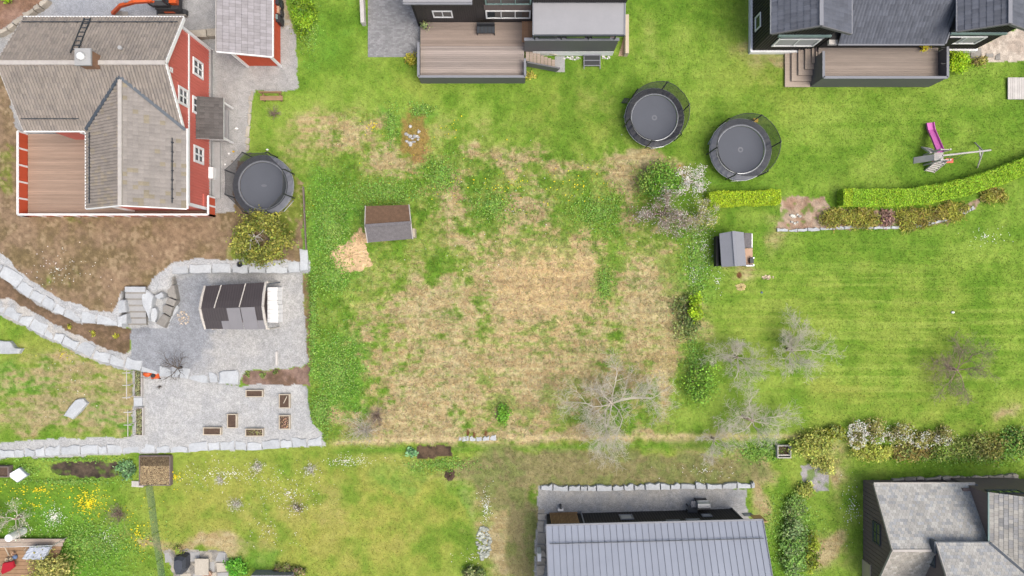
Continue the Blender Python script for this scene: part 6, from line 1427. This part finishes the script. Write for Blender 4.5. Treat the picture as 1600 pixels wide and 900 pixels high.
hedge('clipped_hedge', 'short straight bright yellow green clipped hedge', [(1104, 314), (1140, 312.5), (1175, 311), (1211, 309)], .92, 1.0, (186, 210, 50), (172, 202, 44), 3, 620, .05)
hedge('clipped_hedge', 'long curved clipped hedge below the swing set', [(1308, 311), (1350, 311.5), (1400, 311), (1450, 305), (1500, 294), (1550, 278), (1600, 258), (1650, 235)], 1.1, 1.1, (160, 202, 54), (178, 206, 54), 5, 620, .05)
for i, (px, py, rx, ry) in enumerate(((1305, 341, 24, 15), (1345, 343, 22, 15), (1425, 341, 30, 17), (1480, 331, 30, 15), (1548, 306, 22, 12))):
    shrub('golden_juniper', ('golden juniper next to the sandy rockery corner', 'golden juniper left of the mauve heather', 'golden juniper right of the mauve heather', 'golden juniper near the curved end of the rockery', 'golden juniper at the tail of the curved hedge')[i], px, py, rx*1.2, ry*1.1, .4, (164, 166, 70), (160, 150, 76), 1500, .15, .16, 60+i, 'golden junipers in the rockery', clumps=34, aspect=.22)
shrub('heather', 'mauve heather between the golden junipers', 1383, 342, 13, 13, .4, (164, 130, 118), (140, 112, 104), 600, .07, .2, 71, clumps=14)
shrub('bright_bush', 'bright lime shrub against the deck of the dark house', 1489, 100, 21, 14, .9, (176, 206, 36), (150, 190, 36), 2000, .075, .15, 73, clumps=40)
shrub('brown_bush', 'brownish shrub beside the lime one', 1526, 99, 12, 9, .6, (164, 150, 92), (176, 180, 80), 500, .075, .2, 75, clumps=12)
shrub('leafy_border', 'leafy yellow green shrub right of the garage', 478, 26, 16, 44, .8, (140, 172, 44), (112, 150, 40), 2800, .085, .2, 77, clumps=44)
shrub('green_bush', 'bright round shrub on the bark mulch bank', 14, -2, 13, 9, .7, (150, 186, 40), None, 700, .07, .15, 79, clumps=14)
shrub('yellow_bush', 'large yellow green bush beside the crate stool', 1262, 690, 34, 24, 1.5, (182, 186, 92), (158, 170, 80), 2400, .085, .15, 81, clumps=40)
shrub('yellow_bush', 'pale yellow bush above the oval gravel patch', 1280, 722, 24, 16, .9, (200, 200, 110), (170, 176, 90), 1100, .08, .15, 83, clumps=22)
shrub('yellow_bush', 'small yellow green bush below the oval gravel patch', 1254, 762, 18, 12, .6, (188, 192, 96), (160, 170, 80), 600, .08, .15, 84, clumps=14)
shrub('yellow_bush', 'yellow bush in front of the white flowering row', 1356, 702, 34, 15, 1.0, (186, 192, 88), (172, 184, 80), 1900, .08, .12, 85, clumps=34)
for i, (px, py, rx, ry) in enumerate(((1333, 676, 13, 20), (1362, 672, 18, 16), (1400, 676, 22, 16), (1436, 684, 20, 12), (1466, 678, 18, 13))):
    lb = ('leftmost, whitest spirea of the flowering row', 'second flowering spirea from the yellow bush', 'middle spirea of the white flowering row', 'lowest spirea of the white flowering row', 'rightmost brownish spirea of the flowering row')[i]
    r_ = shrub('spirea', lb, px, py, rx*1.2, ry*1.2, .8, (160, 160, 92), (138, 134, 80), 900, .07, .2, 90+i, 'white flowering spireas', clumps=20)
    g = np.random.default_rng(i); n = (800, 330, 330, 400, 220)[i]; c = G(px, py); a = g.uniform(0, 6.28, n); r = np.sqrt(g.random(n)); gy = r*np.sin(a)
    if i in (1, 2, 4): gy = np.where(g.random(n) < .6, -np.abs(gy), gy)
    pt = np.stack([c.x+1.25*rx/S*r*np.cos(a), c.y+1.2*ry/S*gy, c.z+.6+.3*g.random(n)*(1-r*.6)], 1); pt = pt[fbm(pt[:, 0]*40, pt[:, 1]*40, 14, 3, 5) > .45]; n = len(pt); v, f, cc = leafquads(pt, .042, jitcols(n, (226, 226, 216), .08, i), .8, i); mk('blossom', v, f, M['petal'], r_, False, cc)
for i, (px, py, rx, ry, lb, cl) in enumerate(((1420, 702, 40, 14, 'reddish green low shrub below the spireas', (140, 128, 70)), (1480, 698, 44, 17, 'green shrub in the border right of the spireas', (126, 148, 62)), (1535, 694, 40, 20, 'brownish green shrub near the right border end', (142, 142, 72)), (1585, 688, 30, 22, 'green shrub at the right end of the border', (108, 150, 64)), (1300, 674, 16, 9, 'olive clipped mound by the flowering row', (146, 152, 44)))):
    shrub('border_shrub', lb, px, py, rx, ry, .9, cl, (158, 170, 92), 1900, .085, .2, 110+i, 'shrubs of the lower border', clumps=44, sharp=.2)
shrub('green_thicket', 'tall green thicket right of the metal roof', 1236, 846, 20, 62, 1.1, (128, 164, 82), (140, 164, 108), 3200, .085, .2, 121, clumps=60)
shrub('green_thicket', 'loose green thicket above the tall one, beside the yellow bush patch', 1240, 796, 18, 40, .7, (134, 166, 82), (150, 168, 108), 1500, .08, .2, 122, clumps=34)
shrub('yew_row', 'yellow green upright shrub row right of the thicket', 1264, 862, 11, 42, 1.1, (160, 176, 60), (90, 110, 40), 1400, .08, .2, 123, clumps=30)
shrub('hedge_bed', 'mixed green and brown shrub bed at the bottom edge', 455, 888, 34, 10, .6, (120, 128, 70), (170, 146, 120), 1400, .075, .25, 125, clumps=26)
shrub('green_bush', 'lush green bush right of the flagstones', 372, 884, 18, 14, .6, (96, 164, 50), (120, 176, 60), 1300, .08, .15, 127, clumps=26)
shrub('green_bush', 'grey green bush at the bottom by the rubble heap', 745, 893, 24, 12, .8, (120, 136, 80), (150, 160, 110), 900, .085, .2, 129, clumps=20)
shrub('rhubarb', 'blue green rhubarb beside the planting bed', 642, 707, 9, 9, .4, (122, 170, 116), None, 240, .1, .15, 131, cat='plant', clumps=10)
shrub('kohlrabi', 'blue green cabbage plants at the end of the vegetable bed', 200, 732, 17, 13, .35, (126, 164, 110), (100, 140, 90), 700, .09, .2, 133, cat='plant', clumps=16)
shrub('yellow_bush', 'yellowish shrub at the left foot of the black house deck', 642, 96, 9, 12, .6, (186, 180, 66), None, 360, .07, .2, 135, clumps=10)
shrub('yellow_bush', 'yellow green shrub at the foot of the deck stairs', 826, 118, 14, 7, .4, (176, 170, 76), None, 360, .07, .2, 137, clumps=12)
for i, (px, py) in enumerate(((110, 510), (147, 522), (184, 525), (388, 584), (410, 586), (432, 582))):
    shrub('small_plant', ('young plant at the left of the upper mulch bed', 'middle young plant of the upper mulch bed', 'young plant nearest the courtyard in the upper mulch bed', 'leftmost sprout in the rounded mulch bed', 'middle sprout in the rounded mulch bed', 'rightmost sprout in the rounded mulch bed')[i], px, py, 5, 5, .25, (168, 168, 60) if i < 3 else (122, 140, 72), None, 110, .055, .2, 140+i, 'young plants in the mulch beds', 'plant', clumps=5)
c = P(252, 590, ZT); twig_shrub('weed', 'dark wispy weed by the lawn mower', 251, 604, .3, .3, 'bark_dark', 16, 50, cat='plant')
# ---------------------------------------------------------------- grass blades on the lawns and the meadow
def blades(name, n, lenr, wid, lay, want, label, seed, jit=(.86, 1.16)):
    g = np.random.default_rng(seed); u = g.uniform(-40, 1640, n); v = g.uniform(-40, 940, n); sid = surfmap(u, v)
    nm = np.array([s[0] for s in SURF]+['ground'])[sid]
    k = np.isin(nm, want); u = u[k]; v = v[k]; n = len(u)
    base = Garr(u, v); c = lin(np.clip(grasscol(u, v)*g.uniform(jit[0], jit[1], (n, 1))+g.normal(0, 7, (n, 3)), 0, 255))
    a = g.uniform(0, 2*math.pi, n); L = g.uniform(*lenr, n); t = g.uniform(lay[0], lay[1], n)
    d = np.stack([np.cos(a)*np.cos(t), np.sin(a)*np.cos(t), np.sin(t)], 1); s = np.stack([-np.sin(a), np.cos(a), 0*a], 1)*(wid*g.uniform(.6, 1.5, n))[:, None]
    b = base+np.array([0, 0, .004])
    V = np.stack([b-s, b+s, b+d*L[:, None]], 1).reshape(-1, 3)
    return mk(name, V, np.arange(n*3).reshape(-1, 3), M['grass'], None, False, np.repeat(c, 3, 0), kind='stuff', label=label)
blades('lawn_grass', 420000, (.05, .11), .018, (.25, 1.1), ['ground', 'left_lawn'], 'short green lawn grass', 1)
blades('meadow_grass', 380000, (.12, .3), .02, (.05, .36), ['meadow'], 'long straw coloured meadow grass', 2, (.82, 1.22))

# ---------------------------------------------------------------- weeds, daisies, dandelions and fallen petals
def scatter(name, label, areas, size, base, var, alt, mt, z, seed, flat=.8, aspect=.7):
    g = np.random.default_rng(seed); U = []; W = []
    for px, py, rx, ry, n in areas:
        a = g.uniform(0, 2*math.pi, n); r = np.minimum(np.abs(g.normal(0, .5, n)), 1.3); U.append(px+rx*r*np.cos(a)); W.append(py+ry*r*np.sin(a))
    u = np.concatenate(U); v = np.concatenate(W); sid = surfmap(u, v); nm = np.array([s[0] for s in SURF]+['ground'])[sid]
    k = np.isin(nm, ['ground', 'meadow', 'left_lawn', 'mulch_strip', 'vegetable_bed', 'bare_soil_yard']); u = u[k]; v = v[k]
    p = Garr(u, v); p[:, 2] += g.uniform(z[0], z[1], len(u))
    V, F, c = leafquads(p, size, jitcols(len(u), base, var, seed, alt), flat, seed, aspect)
    return mk(name, V, F, M[mt], None, False, c, kind='stuff', label=label)
scatter('weeds', 'lush green weeds along the left side of the meadow', [(515, 350, 40, 80, 5000), (520, 430, 40, 34, 2200), (525, 580, 50, 80, 4500), (500, 645, 22, 34, 2000), (490, 500, 10, 90, 1500), (480, 40, 20, 60, 1200), (690, 275, 40, 40, 1600), (660, 172, 22, 12, 700), (612, 195, 12, 36, 900), (600, 300, 80, 30, 2200), (1090, 400, 26, 90, 2600), (1085, 570, 24, 60, 1400), (945, 445, 14, 32, 700), (935, 330, 70, 50, 1800), (770, 320, 50, 40, 1400), (110, 752, 110, 8, 900), (110, 717, 110, 5, 700), (40, 735, 30, 14, 500), (1190, 705, 50, 18, 1600), (1235, 830, 50, 70, 2500), (1500, 712, 120, 16, 2600), (140, 850, 110, 60, 5000), (690, 725, 60, 16, 900)], .06, (124, 164, 66), .18, (146, 178, 84), 'leaf', (.02, .16), 3, .7)
scatter('dandelions', 'yellow dandelions in the flowery garden', [(140, 785, 34, 30, 380), (60, 765, 80, 14, 130), (215, 830, 40, 60, 120), (60, 790, 70, 30, 60), (275, 745, 14, 20, 40), (585, 200, 20, 16, 30), (700, 200, 26, 20, 22), (780, 290, 260, 60, 90), (100, 552, 40, 20, 20), (900, 290, 80, 40, 40)], .045, (240, 222, 40), .06, None, 'petal', (.05, .12), 5, 1.0, .95)
scatter('daisies', 'white daisies and fallen petals in the grass', [(85, 808, 22, 22, 330), (165, 840, 30, 26, 150), (360, 740, 110, 24, 260), (330, 740, 60, 30, 60), (450, 770, 80, 40, 200), (420, 830, 60, 30, 60), (540, 720, 50, 14, 120), (1095, 390, 24, 50, 330), (1085, 430, 14, 24, 120), (1085, 300, 26, 40, 160), (1330, 790, 20, 50, 120), (760, 790, 14, 40, 160), (740, 870, 40, 20, 40), (560, 720, 60, 10, 60), (1100, 735, 80, 26, 60), (1540, 370, 40, 16, 60), (800, 330, 300, 200, 70), (120, 600, 80, 60, 26), (90, 420, 120, 50, 120), (1120, 440, 14, 30, 40)], .032, (238, 238, 230), .06, None, 'petal', (.04, .1), 7, 1.0, .95)
